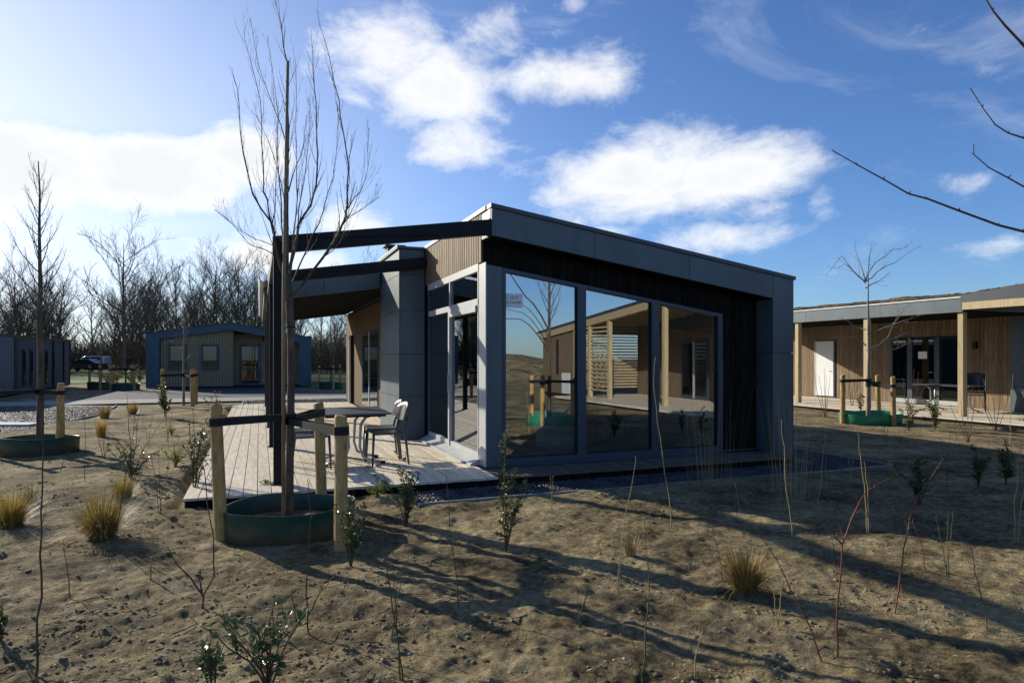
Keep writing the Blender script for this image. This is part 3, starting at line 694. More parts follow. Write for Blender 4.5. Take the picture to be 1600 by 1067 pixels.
# ------------------------------------------------------------------ neighbouring lodge on the right: facade along v, facing -u
RHU = 14.1      # line of its veranda posts
rl = thing('timber_lodge','timber-clad lodge with post veranda and planted roof right of the grey lodge','lodge', W(RHU,0,0), ANG)
rdk = thing('veranda_deck','weathered board deck along the front of the right-hand timber lodge','deck', W(RHU,0,0), ANG)
for k in range(28):
    pass
rng = random.Random(5)
bm_ = {}
for row in range(27):
    u0 = -.85+row*.148
    for (a,b_) in ((-3.0,1.2),(1.2,5.4),(5.4,9.6),(9.6,13.6)):
        L = round(b_-a,3)
        if L not in bm_: bm_[L] = MB().box(0,.142,.003,L-.003,-.028,0).mesh('deck_board','deck_wood')
        inst('deck_board', bm_[L], rdk, (u0,a,.075+rng.uniform(-.002,.002)))
MB().box(-.84,-.815,-3,13.6,-.06,.045).build('edge_joist','cladding_dark',rdk)
WU = 3.05      # wall behind the posts
for v in (3.3,6.15,8.85,11.7):
    MB().box(-.075,.075,v-.075,v+.075,.078,2.765).build('post','post_wood',rl,bevel=.006)
for a,b_ in ((3.2,5.6),(5.6,8.4),(8.4,11.2),(11.2,13.4)):
    MB().box(-.14,-.11,a+G,b_-G,2.76,3.12).build('fascia_panel','panel',rl)
MB().box(-.17,-.02,3.15,13.45,3.121,3.16).build('roof_trim','zinc',rl)
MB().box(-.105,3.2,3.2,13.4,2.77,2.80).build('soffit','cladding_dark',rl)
MB().hexa([(-.10,3.2,2.80),(7,3.2,2.80),(7,13.4,2.80),(-.10,13.4,2.80),(-.10,3.2,3.115),(7,3.2,3.50),(7,13.4,3.50),(-.10,13.4,3.115)]).build('roof','cap',rl)
sed = MB(); rng = random.Random(9)
for i in range(27):
    for j in range(3):
        pass
sv = []; nu_, nv_ = 18, 190
for i in range(nu_+1):
    for j in range(nv_+1):
        u = .0+i*.25; v = 1.6+11.7*j/nv_
        e = .15 if 0 < i else .05
        sed.v.append((u, v, 3.165+.055*u+e*(.62+.25*rng.random()+.5*float(vnoise(u,v,.5,2)))+(.09*(3.2-v) if v < 3.2 else 0)))
for i in range(nu_):
    for j in range(nv_): a = i*(nv_+1)+j; sed.f.append((a,a+1,a+nv_+2,a+nv_+1))
sed.build('planted_roof','sedum',rl)
# wall boards with openings for the white door and the glass front
openings = [(10.15,11.15),(5.35,7.85)]
v = -2.9; wm = MB().box(0,.02,0,.122,.09,2.765).mesh('wall_board','cladding_warm'); wms = MB().box(0,.02,0,.122,2.26,2.765).mesh('wall_board','cladding_warm')
while v < 13.3:
    c = v+.06
    op = any(a < c < b_ for a,b_ in openings)
    if not (-2.9 < c < 3.9): inst('wall_board', wms if op else wm, rl, (WU,v,0))
    v += .13
MB().box(WU+.025,WU+.2,-3,13.35,.05,2.80).build('wall_core','black',rl)
MB().box(WU,WU+4,13.36,13.39,.05,3.0).build('gable_wall','cladding_warm',rl)
# white door
wd = MB().box(WU-.01,WU+.024,10.16,11.14,.09,2.25).build('white_door','frame_dark',rl, label='plain white door in a grey frame')
MB().box(WU-.035,WU-.011,10.22,11.02,.15,2.20).build('leaf','white_panel',wd)
MB().tube([(WU-.06,10.30,1.08),(WU-.06,10.40,1.08)],.012,6).build('handle','steel',wd)
MB().box(WU-.03,WU-.011,11.03,11.12,.12,2.22).build('jamb','alu',wd)
# glass front
gd = MB().box(WU-.01,WU+.024,5.36,7.84,.09,2.25).build('glass_front','black',rl, label='dark glazed door front with a paper notice')
for (a,b_) in ((5.42,6.10),(6.22,7.08),(7.22,7.78)): MB().box(WU-.03,WU-.022,a+.05,b_-.05,.25,2.15).build('pane','glass_dark',gd)
for vv in (5.38,6.16,7.15,7.80): MB().box(WU-.05,WU-.012,vv-.05,vv+.05,.10,2.24).build('stile','frame_dark',gd)
MB().box(WU-.05,WU-.012,5.44,7.74,.10,.24).build('bottom_rail','alu',gd)
for vv in (6.24,7.06): MB().box(WU-.055,WU-.013,vv-.028,vv+.028,.245,2.2).build('door_stile','frame_dark',gd)
MB().tube([(WU-.09,6.30,1.12),(WU-.09,6.42,1.12)],.012,6).build('handle','steel',gd)
MB().box(WU-.045,WU-.035,6.52,6.82,1.55,1.78).build('notice_sheet','paper',gd)
# panelled bay at the near end, wall lamp
for k,(z0,z1) in enumerate(((.09,.78),(.78,1.35),(1.35,2.05),(2.05,2.76))):
    MB().box(WU-.25,WU-.22,-2.9,3.88,z0+G,z1-G).build('bay_panel','panel',rl)
    MB().box(WU-.218,WU+.02,3.85,3.88,z0+G,z1-G).build('bay_panel','panel',rl)
lm = MB().box(WU-.09,WU-.002,4.95,5.05,1.85,2.06).build('wall_lamp','black',rl)
MB().tube([(WU-.25,3.5,1.52),(WU-.33,3.5,1.52),(WU-.33,3.35,1.52)],.012,6).build('bay_handle','steel',rl)
# gable part beyond the last post
MB().hexa([(-.30,-4,2.9),(-.26,-4,2.9),(-.26,3.14,2.80),(-.30,3.14,2.80),(-.30,-4,3.82),(-.26,-4,3.82),(-.26,3.14,3.17),(-.30,3.14,3.17)]).build('gable_fascia','cap',rl)
MB().box(-.37,-.305,-4,3.05,2.80,2.98).build('veranda_beam','post_wood',rl)
MB().hexa([(-.25,-4,3.02),(4,-4,3.02),(4,3.14,3.02),(-.25,3.14,3.02),(-.25,-4,3.78),(4,-4,3.78),(4,3.14,3.13),(-.25,3.14,3.13)]).build('gable_roof','cap',rl)
make_table('grey terrace table on the veranda of the right-hand timber lodge',W(RHU+1.3,4.55,.077),ANG,.85,1.7)
t0 = make_chair('stacked_chair','bottom chair of the stack beside the grey panelled bay',W(RHU+2.05,4.35,.077),ANG+R(215),'stacked armchairs on the right veranda',True)
for k,nm in ((1,'second chair from the bottom of the stack by the grey panelled bay'),(2,'third chair up in the stack by the grey panelled bay'),(3,'topmost chair of the stack by the grey panelled bay')):
    c = copy_tree(t0); c['label'] = nm; c.location = W(RHU+2.05+.015*k,4.35+.01*k,.077+.075*k)

# ------------------------------------------------------------------ lodge behind the viewpoint, seen mirrored in the windows
bl = thing('slatted_lodge','brown timber lodge with slatted veranda screens, seen mirrored in the windows','lodge', W(9.0,0,0), ANG)
zb = lambda v: 3.55-.085*abs(v+9.0)
ml = MB(); v = -18.5
while v < -15.35:
    ml.box(0,.025,v,v+.112,.08,zb(v)-.30); v += .12
ml.build('timber_wall','cladding_warm',bl)
MB().box(.03,.12,-18.5,-15.3,.0,zb(-18.5)-.25).build('wall_core','black',bl)
for k in range(16):
    z = .35+k*.155; MB().box(-.02,.02,-15.2,-12.6,z,z+.06).build('screen_slat','post_wood',bl)
for vv in (-15.25,-14.0,-12.5,-9.0,-5.6): MB().box(-.07,.07,vv-.07,vv+.07,.05,zb(vv)-.30).build('post','post_wood',bl)
MB().hexa([(-.09,-18.7,zb(-18.7)-.32),(.09,-18.7,zb(-18.7)-.32),(.09,-9,3.23),(-.09,-9,3.23),(-.09,-18.7,zb(-18.7)-.06),(.09,-18.7,zb(-18.7)-.06),(.09,-9,3.49),(-.09,-9,3.49)]).build('fascia_beam','post_wood',bl)
MB().hexa([(-.09,-9,3.23),(.09,-9,3.23),(.09,-3.4,2.755),(-.09,-3.4,2.755),(-.09,-9,3.49),(.09,-9,3.49),(.09,-3.4,3.015),(-.09,-3.4,3.015)]).build('fascia_beam','post_wood',bl)
MB().hexa([(-.12,-18.9,zb(-18.9)-.05),(8,-18.9,zb(-18.9)-.05),(8,-9,3.50),(-.12,-9,3.50),(-.12,-18.9,zb(-18.9)+.04),(8,-18.9,zb(-18.9)+.04),(8,-9,3.59),(-.12,-9,3.59)]).build('roof','cap',bl)
MB().hexa([(-.12,-9,3.50),(8,-9,3.50),(8,-3.3,3.01),(-.12,-3.3,3.01),(-.12,-9,3.59),(8,-9,3.59),(8,-3.3,3.10),(-.12,-3.3,3.10)]).build('roof','cap',bl)
for k in range(18):
    vv = -14.6+k*.5; MB().box(.1,2.9,vv,vv+.07,zb(vv)-.20,zb(vv)-.08).build('roof_slat','post_wood',bl)
MB().box(2.9,3.0,-15.3,-3.4,.05,2.6).build('veranda_wall','cladding',bl)
for k in range(22):
    z = .35+k*.12; MB().box(.3,2.85,-15.28,-15.24,z,z+.05).build('screen_slat','post_wood',bl)
vd = MB().box(2.86,2.895,-12.2,-10.6,.1,2.2).build('veranda_door','frame_dark',bl); MB().box(2.845,2.859,-12.1,-10.7,.2,2.1).build('pane','glass_dark',vd); MB().box(2.83,2.844,-11.45,-11.35,.12,2.18).build('stile','alu',vd)
bw_ = MB().box(2.86,2.895,-9.6,-7.4,.7,2.2).build('veranda_window','frame_dark',bl); MB().box(2.845,2.859,-9.5,-7.5,.8,2.1).build('pane','glass_door',bw_)
MB().box(-.9,2.9,-15.3,-3.4,.0,.07).build('veranda_floor','deck_wood',bl)
MB().box(-.05,-.001,-17.0,-16.86,.9,2.35).build('downpipe','black',bl)
dd = MB().box(-.03,-.001,-16.5,-15.75,.1,.95).build('meter_cabinet','white_panel',bl)

# ------------------------------------------------------------------ lodge across the road
FA = R(17.5)
fo = onground(229.5, 605.0, .05); FU = Vector((math.cos(FA), math.sin(FA), 0))
fl = thing('brown_lodge','brown timber lodge with blue-grey gable frame across the road','lodge', (fo.x,fo.y,0), FA)
FW = 8.1; RID = 4.0
zf = lambda u: 2.85+ (3.46-2.85)*(u/RID) if u <= RID else 3.46-(3.46-2.70)*((u-RID)/(FW-RID))
def roofstrip(a,b_,y0,y1,dz0,dz1,nm,mt): MB().slope_x(a,b_,y0,y1,zf(a)-dz0,zf(b_)-dz0,zf(a)-dz1,zf(b_)-dz1).build(nm,mt,fl)
roofstrip(.62,RID,-.25,-.20,.42,.05,'fascia_panel','panel_far'); roofstrip(RID,FW-.62,-.25,-.20,.42,.05,'fascia_panel','panel_far')
roofstrip(-.03,RID,-.30,10,.05,.0,'roof_cap','cap'); roofstrip(RID,FW+.03,-.30,10,.05,.0,'roof_cap','cap')
roofstrip(0,RID,-.19,9.9,.40,.055,'roof','black'); roofstrip(RID,FW,-.19,9.9,.40,.055,'roof','black')
for (a,b_) in ((0,.62),(FW-.62,FW)):
    for (z0,z1) in ((.05,1.55),(1.56,zf(b_ if a==0 else a)-.06)):
        MB().box(a,b_,-.25,-.20,z0,z1).build('pillar_panel','panel_far',fl)
    MB().box(a+.002,b_-.002,-.195,9.8,.0,2.45).build('side_wall','panel_far',fl)
cm = MB(); u = .64
while u < 4.1: cm.box(u,u+.125,.0,.03,.06,zf(u)-.42); u += .14
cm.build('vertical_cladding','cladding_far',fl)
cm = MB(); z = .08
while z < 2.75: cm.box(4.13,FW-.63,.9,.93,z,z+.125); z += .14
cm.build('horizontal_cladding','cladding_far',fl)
MB().box(4.08,4.12,.0,.92,.06,3.0).build('return_wall','cladding_far',fl)
MB().slope_x(.63,RID,.04,.3,.0,.0,zf(.63)-.41,zf(RID)-.41).build('wall_core','black',fl)
MB().slope_x(RID,FW-.63,.94,1.2,.0,.0,zf(RID)-.41,zf(FW-.63)-.41).build('wall_core','black',fl)
for a in (1.0,2.55):
    w_ = MB().box(a,a+.86,-.05,.045,1.0,2.28).build('window','frame_dark',fl)
    MB().box(a+.11,a+.75,-.06,-.051,1.12,2.17).build('pane','glass_dark',w_)
    MB().box(a+.0,a+.86,-.10,-.051,.96,1.0).build('sill','frame_dark',w_)
d_ = MB().box(4.35,5.45,.86,.935,.06,2.3).build('door','frame_dark',fl)
MB().box(4.47,5.30,.845,.859,.98,2.18).build('pane','glass_dark',d_); MB().box(4.47,5.30,.845,.859,.18,.88).build('pane','glass_dark',d_)
MB().tube([(5.38,.82,1.05),(5.38,.82,1.25)],.015,6).build('handle','steel',d_)
w_ = MB().box(5.75,6.75,.86,.935,1.6,2.3).build('window','frame_dark',fl); MB().box(5.83,6.67,.845,.859,1.68,2.22).build('pane','glass_dark',w_)
MB().box(5.55,5.66,.80,.899,2.48,2.75).build('wall_lamp','black',fl)
MB().box(1.05,1.28,-.06,-.001,2.40,2.46).build('vent','alu',fl); MB().box(5.5,5.75,.84,.899,.28,.36).build('vent','alu',fl)

# ------------------------------------------------------------------ dark plank lodge at the left edge
lo = onground(108.5, 601.5, .03)
pl = thing('plank_lodge','dark grey plank-clad lodge at the left edge beyond the road','lodge', (lo.x,lo.y,0), ANG)
pm = MB(); z = .08
while z < 2.35:
    pm.box(-.02,.01,-13.0,-.06,z,z+.135); z += .148
pm.build('planks','plank_dark',pl)
MB().box(-6,-.022,-13,0,.0,2.45).build('wall_core','black',pl)
MB().box(-.03,.04,-.06,.02,.05,2.46).build('corner_trim','black',pl)
MB().hexa([(-6,-14,2.46),(.06,-14,2.46),(.06,.06,2.46),(-6,.06,2.46),(-6,-14,3.0),(.06,-14,2.58),(.06,.06,2.58),(-6,.06,3.0)]).build('roof','sedum',pl)
MB().box(.0,.05,-14,.05,2.44,2.56).build('roof_trim','cap',pl)
for vv in (-3.2,-4.4,-6.75,-7.8):
    w_ = MB().box(.012,.05,vv-.17,vv+.17,.30,1.95).build('window','black',pl); MB().box(.051,.056,vv-.11,vv+.11,.38,1.87).build('pane','glass_dark',w_)
for vv in (-1.6,-3.3): MB().tube([(.05,vv+.25 if vv>-2 else vv,.1),(.05,vv+.25 if vv>-2 else vv,2.42)],.035,8).build('downpipe','black',pl)
MB().box(.02,.09,-13,-9.3,.02,2.43).build('blue_panel','panel_far',pl)
MB().box(.012,.11,-9.28,-8.85,.02,2.45).build('panel_trim','black',pl)
sheetp = MB().box(-12.6,-11.3,15.4,15.95,-.03,.03).build('paving_slab','paver'); tag(sheetp,'pale paving slab lying in the dark gravel at the left edge','slab')

# ------------------------------------------------------------------ parked vehicles far left
def make_car(label, loc, rz, paint, van):
    t = thing('parked_car', label, 'car', loc, rz, 'vehicles parked by the wood')
    W2 = .88
    if van: prof = [(-2.2,.35),(2.15,.35),(2.25,.6),(2.2,.92),(1.35,1.05),(.65,1.62),(.3,1.78),(-1.9,1.80),(-2.2,1.55),(-2.28,.9)]
    else: prof = [(-2.15,.35),(2.1,.35),(2.2,.58),(2.1,.82),(1.05,.95),(.35,1.40),(-.9,1.45),(-1.75,1.0),(-2.15,.95),(-2.22,.6)]
    b_ = MB(); n = len(prof)
    for y, ins in ((-W2,.0),(-W2+.06,.0),(W2-.06,.0),(W2,.0)):
        for (x,z) in prof:
            k = 1-.10*max(0,(z-.95))/.8
            yy = y*k
            if abs(y) == W2: b_.v.append((x*.985, yy, .35+(z-.35)*.975))
            else: b_.v.append((x, yy*1.0, z))
    for r_ in range(3):
        for i in range(n): j = (i+1)%n; b_.f.append((r_*n+i,r_*n+j,(r_+1)*n+j,(r_+1)*n+i))
    b_.f.append(tuple(range(n-1,-1,-1))); b_.f.append(tuple(3*n+i for i in range(n)))
    b_.build('body',paint,t)
    top = 1.66 if van else 1.36
    for s in (-1,1):
        y = s*(W2+.004)
        k = lambda z: 1-.10*max(0,(z-.95))/.8
        q = [(1.15,1.02),(.55,top-.04),(-.35,top),(-.35,1.02)] if van else [(.95,.97),(.35,top-.02),(-.2,top),(-.2,.97)]
        q2 = [(-.45,1.02),(-.45,top),(-1.7,top),(-1.95,1.05)] if van else [(-.28,.97),(-.28,top),(-.85,top),(-1.5,1.0)]
        for qq in (q,q2):
            m_ = MB(); m_.v = [(x,s*W2*k(z)+s*.006,z) for x,z in qq]+[(x,s*W2*k(z)-s*.02,z) for x,z in qq]
            m_.f = [(0,1,2,3),(7,6,5,4),(0,4,5,1),(1,5,6,2),(2,6,7,3),(3,7,4,0)]; m_.build('side_window','black',t)
        for x in (-1.35,1.38):
            wh = MB().tube([(x,s*(W2-.18),.33),(x,s*(W2+.012),.33)],.33,18).build('wheel','rubber',t)
            MB().tube([(x,s*(W2+.013),.33),(x,s*(W2+.022),.33)],.20,14).build('rim','steel',wh)
        MB().box(2.12,2.24,s*.62-.14,s*.62+.14,.68,.82).build('headlight','white_panel',t)
    ws = MB().hexa([(1.30,-.7,1.09),(1.30,.7,1.09),(1.27,.7,1.09),(1.27,-.7,1.09),(.70,-.64,1.60),(.70,.64,1.60),(.66,.64,1.60),(.66,-.64,1.60)] if van else [(1.0,-.7,1.0),(1.0,.7,1.0),(.97,.7,1.0),(.97,-.7,1.0),(.40,-.64,1.38),(.40,.64,1.38),(.36,.64,1.38),(.36,-.64,1.38)])
    ws.build('windscreen','black',t); return t
make_car('white estate car parked in front of the bare wood', (onground(143,577)[0],onground(143,577)[1],-.03), R(176), 'car_white', True)
make_car('dark car parked in front of the white one by the wood', (onground(132,579.5)[0],onground(132,579.5)[1],-.03), R(178), 'car_dark', False)
# ------------------------------------------------------------------ bare trees
def rand_perp(d, rng):
    a = Vector((rng.uniform(-1,1),rng.uniform(-1,1),rng.uniform(-1,1))); a -= d*a.dot(d)
    if a.length < 1e-3: a = d.orthogonal()
    return a.normalized()
def limb(rng, p, d, L, n, wander, up):
    pts = [Vector(p)]; d = Vector(d).normalized()
    for i in range(n):
        d = (d+rand_perp(d,rng)*wander+Vector((0,0,up))).normalized(); pts.append(pts[-1]+d*(L/n))
    return pts
def twigs_on(mb, rng, pts, r0, n, Lmin, Lmax, ang, up, k=3, t0=.15, sub=0, rmin=.0016):
    m = len(pts)-1
    for i in range(n):
        t = (t0+(1-t0)*(i+rng.random())/n)*m; j = min(int(t), m-1); f = t-j
        p = pts[j].lerp(pts[j+1], f); d = (pts[j+1]-pts[j]).normalized()
        s = math.sin(R(ang*rng.uniform(.7,1.3))); dd = (d*math.cos(R(ang))+rand_perp(d,rng)*s).normalized()
        L = rng.uniform(Lmin,Lmax)*(1.15-.6*t/m); ns = 4
        q = limb(rng, p, dd, L, ns, .10, up); r = max(rmin, r0*(1-.7*t/m)*.5)
        mb.tube(q, [r, r*.85, r*.7, r*.55, rmin*.6], k, False)
        if sub: twigs_on(mb, rng, q, r, sub, L*.25, L*.5, ang, up, k, .25, 0, rmin)
BASE = Vector((-2.09, 6.18, 0))
# the young tree in the foreground: leaders traced limb by limb, each at its own depth
ft = thing('young_tree','bare young tree in a green ring before the terrace, branches against the sky','tree', (BASE.x,BASE.y,0))
TY = 6.2
def T(px, py, dy=0): p = at(px, py, TY+dy); return Vector((p.x-BASE.x, p.y-BASE.y, p.z))
trunk = [Vector((0.012,0,-.05)), T(452,790), T(453,700,.01), T(455,600,.02), T(454,520,.02), T(452,470), T(450,440), T(448,415,.01)]
mb = MB().tube(trunk, [.046,.040,.036,.034,.033,.035,.033,.025], 12)
tk = mb.build('trunk','bark',ft,smooth=True)
rng = random.Random(21)
limbs = [
 ([(451,445,0),(437,415,-.05),(429,375,-.12),(425,349,-.16),(395,304,-.26),(380,240,-.34),(374,169,-.38),(364,116,-.40)],.024),
 ([(427,365,-.12),(419,325,.0),(412,300,.05),(409,225,.12),(407,157,.16),(389,86,.20),(381,49,.22)],.014),
 ([(452,432,.03),(460,392,.08),(466,352,.12),(485,322,.18),(494,289,.2),(496,240,.22),(494,161,.24),(489,112,.24),(486,56,.25)],.026),
 ([(456,462,-.03),(478,438,-.10),(505,402,-.20),(530,363,-.28),(541,339,-.31),(543,322,-.33),(545,262,-.35),(537,210,-.36),(530,157,-.37),(515,90,-.38),(498,36,-.38)],.024),
 ([(449,425,.02),(449,330,.05),(451,202,.06),(449,101,.06),(440,41,.07),(429,-2,.08)],.022),
 ([(447,225,.05),(429,172,.10),(406,109,.15),(391,30,.2)],.009),
 ([(544,325,-.33),(563,300,-.25),(575,262,-.2),(577,200,-.18)],.008),
 ([(433,398,-.06),(414,390,-.2),(387,379,-.32),(369,356,-.4),(335,328,-.5)],.009),
 ([(430,385,-.1),(400,374,-.0),(369,356,.1),(345,336,.15)],.007),
 ([(537,348,-.3),(560,330,-.4),(593,308,-.5)],.007),
 ([(453,440,.06),(447,395,.22),(440,350,.30),(437,290,.36),(434,210,.4),(431,150,.42),(417,58,.44)],.016),
 ([(455,445,.05),(470,410,.25),(487,370,.38),(505,330,.46),(520,280,.5),(527,225,.52),(528,165,.53)],.015),
 ([(452,430,-.06),(457,390,-.2),(462,340,-.30),(463,280,-.34),(462,200,-.36),(462,95,-.37)],.014),
 ([(466,352,.12),(470,310,.1),(478,260,.06),(484,200,.02),(484,155,0)],.010),
 ([(425,349,-.16),(430,310,-.2),(432,260,-.24),(431,200,-.26)],.009),
 ([(451,300,.05),(462,260,-.05),(475,222,-.12),(479,180,-.15)],.008),
 ([(449,330,.05),(440,290,.12),(426,240,.2),(412,205,.25),(400,180,.28)],.009),
 ([(505,402,-.2),(520,392,-.1),(536,365,-.02),(545,330,.0),(556,282,.02)],.008),
]
bm1 = MB(); bm2 = MB()
for pts, r in limbs:
    P3 = [T(*p) for p in pts]; n = len(P3)
    P4 = []
    for i in range(n-1):
        P4.append(P3[i]); mid = P3[i].lerp(P3[i+1],.5)+Vector((rng.uniform(-1,1),rng.uniform(-1,1),rng.uniform(-1,1)))*.012; P4.append(mid)
    P4.append(P3[-1]); m = len(P4)
    bm1.tube(P4, [max(.0020, r*.66*(1-.9*(i/(m-1))**.8)) for i in range(m)], 7, False)
    Lp = sum((P4[i+1]-P4[i]).length for i in range(m-1))
    twigs_on(bm2, rng, P4, r*.5, int(6+Lp*9), .12, .46, 24, .26, 4, .18, 2, .0013)
bm1.build('limbs','bark',ft,smooth=True); _q = bm2.build('twigs','twig',ft); _q['kind'] = 'stuff'
MB().tube([(-.03,-.065,-.1),(-.028,-.063,2.2),(.005,-.05,4.35)],[.018,.017,.014],8).build('support_pole','pole_wood',ft,smooth=True, label='straight pale wooden pole tied up along the trunk')
MB().tube([T(443,512,-.06),T(452,510,-.07),T(462,512,-.02)],.006,5).build('tie','black',ft)

def stake_set(label, base, stakes, hub, strap_z, h, r=.055, group='stakes holding the young trees', w=.07):
    t = thing('tree_stakes', label, 'tree stakes', (base[0],base[1],0), 0, group); rg = random.Random(int(abs(base[0])*97+base[1]*31))
    for i, (x,y,lx,ly) in enumerate(stakes):
        hh = h*(1+rg.uniform(-.03,.03)); zb = -.15
        pts = [(x-base[0]+lx*(z/hh)+rg.uniform(-.004,.004), y-base[1]+ly*(z/hh), z) for z in (zb,.0,.3*hh,.6*hh,.85*hh,hh-.012,hh)]
        MB().tube(pts, [r*1.02,r*1.02,r,r*.97,r*.95,r*.93,r*.80], 14).build('stake','stake_wood',t,smooth=False)
        zs = strap_z[i]; a = Vector((x-base[0]+lx*(zs/hh), y-base[1]+ly*(zs/hh), zs)); c = Vector((hub[0]-base[0],hub[1]-base[1],zs+(.02 if i!=1 else -.01)))
        d = (c-a); d.z = 0; d.normalize(); n_ = Vector((-d.y,d.x,0)); s_ = MB()
        # the strap: two flat runs of webbing, wrapped round the stake and round the trunk
        for sg in (-1,1):
            o1 = a+n_*sg*(r+.004); o2 = c+n_*sg*.03; th = n_*.0035
            s_.hexa([o1-th-Vector((0,0,w/2)),o1+th-Vector((0,0,w/2)),o2+th-Vector((0,0,w*.42)),o2-th-Vector((0,0,w*.42)),o1-th+Vector((0,0,w/2)),o1+th+Vector((0,0,w/2)),o2+th+Vector((0,0,w*.42)),o2-th+Vector((0,0,w*.42))])
        k = 14
        for (cc, rr_, hw) in ((a, r+.006, w*.5), (c, .062, w*.46)):
            n0 = len(s_.v)
            for j in range(k):
                tt = 2*math.pi*j/k
                for (ro, zz) in ((rr_,-hw),(rr_+.005,-hw),(rr_+.005,hw),(rr_,hw)): s_.v.append((cc.x+ro*math.cos(tt),cc.y+ro*math.sin(tt),cc.z+zz))
            for j in range(k):
                for q in range(4): A = n0+j*4+q; B = n0+j*4+(q+1)%4; C_ = n0+((j+1)%k)*4+(q+1)%4; D = n0+((j+1)%k)*4+q; s_.f.append((A,B,C_,D))
        s_.build('strap','strap',t)
    return t
def ring(label, c, rx, ry, h, mat, seed, dip=.0):
    t = thing('watering_ring', label, 'watering ring', (c[0],c[1],0), 0, 'plastic rings around the young trees'); rg = random.Random(seed)
    ph = [rg.random()*6.28 for _ in range(4)]; k = 56; mb = MB()
    for j in range(k):
        a = 2*math.pi*j/k; w_ = 1+.03*math.sin(2*a+ph[0])+.018*math.sin(3*a+ph[1]); zt = h+.02*math.sin(a+ph[2])+.012*math.sin(3*a+ph[3])-dip*max(0,math.sin(-a))
        for (off, z) in ((.0,-.06),(.004,zt*.5),(.012,zt-.012),(.016,zt),(.006,zt),(.002,zt-.012),(-.006,zt*.5),(-.008,-.06)):
            mb.v.append(((rx+off)*w_*math.cos(a),(ry+off)*w_*math.sin(a),z))
    for j in range(k):
        for q in range(8): A = j*8+q; B = j*8+(q+1)%8; j2 = (j+1)%k; mb.f.append((A,B,j2*8+(q+1)%8,j2*8+q))
    mb.build('wall',mat,t,smooth=True)
    so = MB(); n = 24
    so.v.append((0,0,.085))
    for i in (1,2,3):
        for j in range(n): a = 2*math.pi*j/n; so.v.append((rx*.985*i/3*math.cos(a),ry*.985*i/3*math.sin(a),.07+rg.uniform(-.015,.015)-(.02 if i==3 else 0)))
    for j in range(n): so.f.append((0,1+j,1+(j+1)%n))
    for i in range(2):
        for j in range(n): a = 1+i*n+j; b_ = 1+i*n+(j+1)%n; so.f.append((a,a+n,b_+n,b_))
    so.build('soil','sand',t,smooth=True); return t
def off(base, a, r): return (base[0]+r*math.cos(R(a)), base[1]+r*math.sin(R(a)))
stake_set('three pale round stakes strapped to the foreground tree', BASE, [(-2.60,5.89,-.055,.02),(-2.00,6.93,-.035,.0),(-1.43,5.50,-.005,.03)], (BASE.x,BASE.y), (1.02,1.02,.985), 1.14, .056)
ring('dark green plastic watering ring around the foreground tree', (BASE.x,BASE.y), .565,.545,.235,'green_ring',4,.015)

def young_tree(label, base, h, r, fork, nb, seed, mat='bark', spread=1.0, twn=9, k=5, Lb=None, droop=.12, group='young bare trees'):
    t = thing('young_tree', label, 'tree', (base[0],base[1],0), 0, group); rg = random.Random(seed)
    tr = [Vector((0,0,-.1))]; n = 9
    for i in range(1,n+1): z = h*i/n; tr.append(Vector((rg.uniform(-1,1)*.012*h*.3*(i/n), rg.uniform(-1,1)*.012*h*.3, z)))
    MB().tube(tr, [r*(1-.86*(i/n)**1.15) for i in range(n+1)], 9).build('trunk',mat,t,smooth=True)
    b1 = MB(); b2 = MB()
    for i in range(nb):
        f = fork+(1-fork)*(i+.5*rg.random())/nb*.93; z = h*f
        j = min(int(f*n),n-1); p = tr[j].lerp(tr[j+1], f*n-j); a = i*2.4+rg.uniform(-.4,.4)
        e = R(rg.uniform(28,52)); d = Vector((math.cos(a)*math.cos(e),math.sin(a)*math.cos(e),math.sin(e)))
        L = (Lb or h*.34)*(1.25-f)*spread*rg.uniform(.8,1.25)*1.6
        q = limb(rg, p, d, L, 7, .06, droop); rb = r*(1-.86*f**1.15)*.36
        b1.tube(q, [max(.002, rb*(1-.85*x/7)) for x in range(8)], k, False)
        twigs_on(b2, rg, q, rb*.8, twn, L*.15, L*.42, 32, .14, 3, .2, 1, .0018)
    b1.build('branches',mat,t,smooth=True); _q = b2.build('twigs','twig' if mat!='bark_pale' else mat,t); _q['kind'] = 'stuff'; return t
def three(base, rad, a0): return [(*off(base,a0+120*i,rad), .0, .0) for i in range(3)]
# left-hand tree beside the gravel yard
LB = onground(62, 704)
young_tree('bare young tree at the left edge with ascending branches', LB, 4.95, .060, .42, 34, 5, spread=.44, twn=9, droop=.18)
stake_set('stakes and straps around the tree at the left edge', LB, [(LB.x-.72,LB.y-.25,0,0),(LB.x+.06,LB.y+.45,0,0),(LB.x+.42,LB.y-.12,.02,0)], (LB.x,LB.y), (1.0,1.0,1.0), 1.15, .055)
ring('dark green ring around the tree at the left edge', (LB.x-.02,LB.y), .62,.50,.24,'green_ring',6)
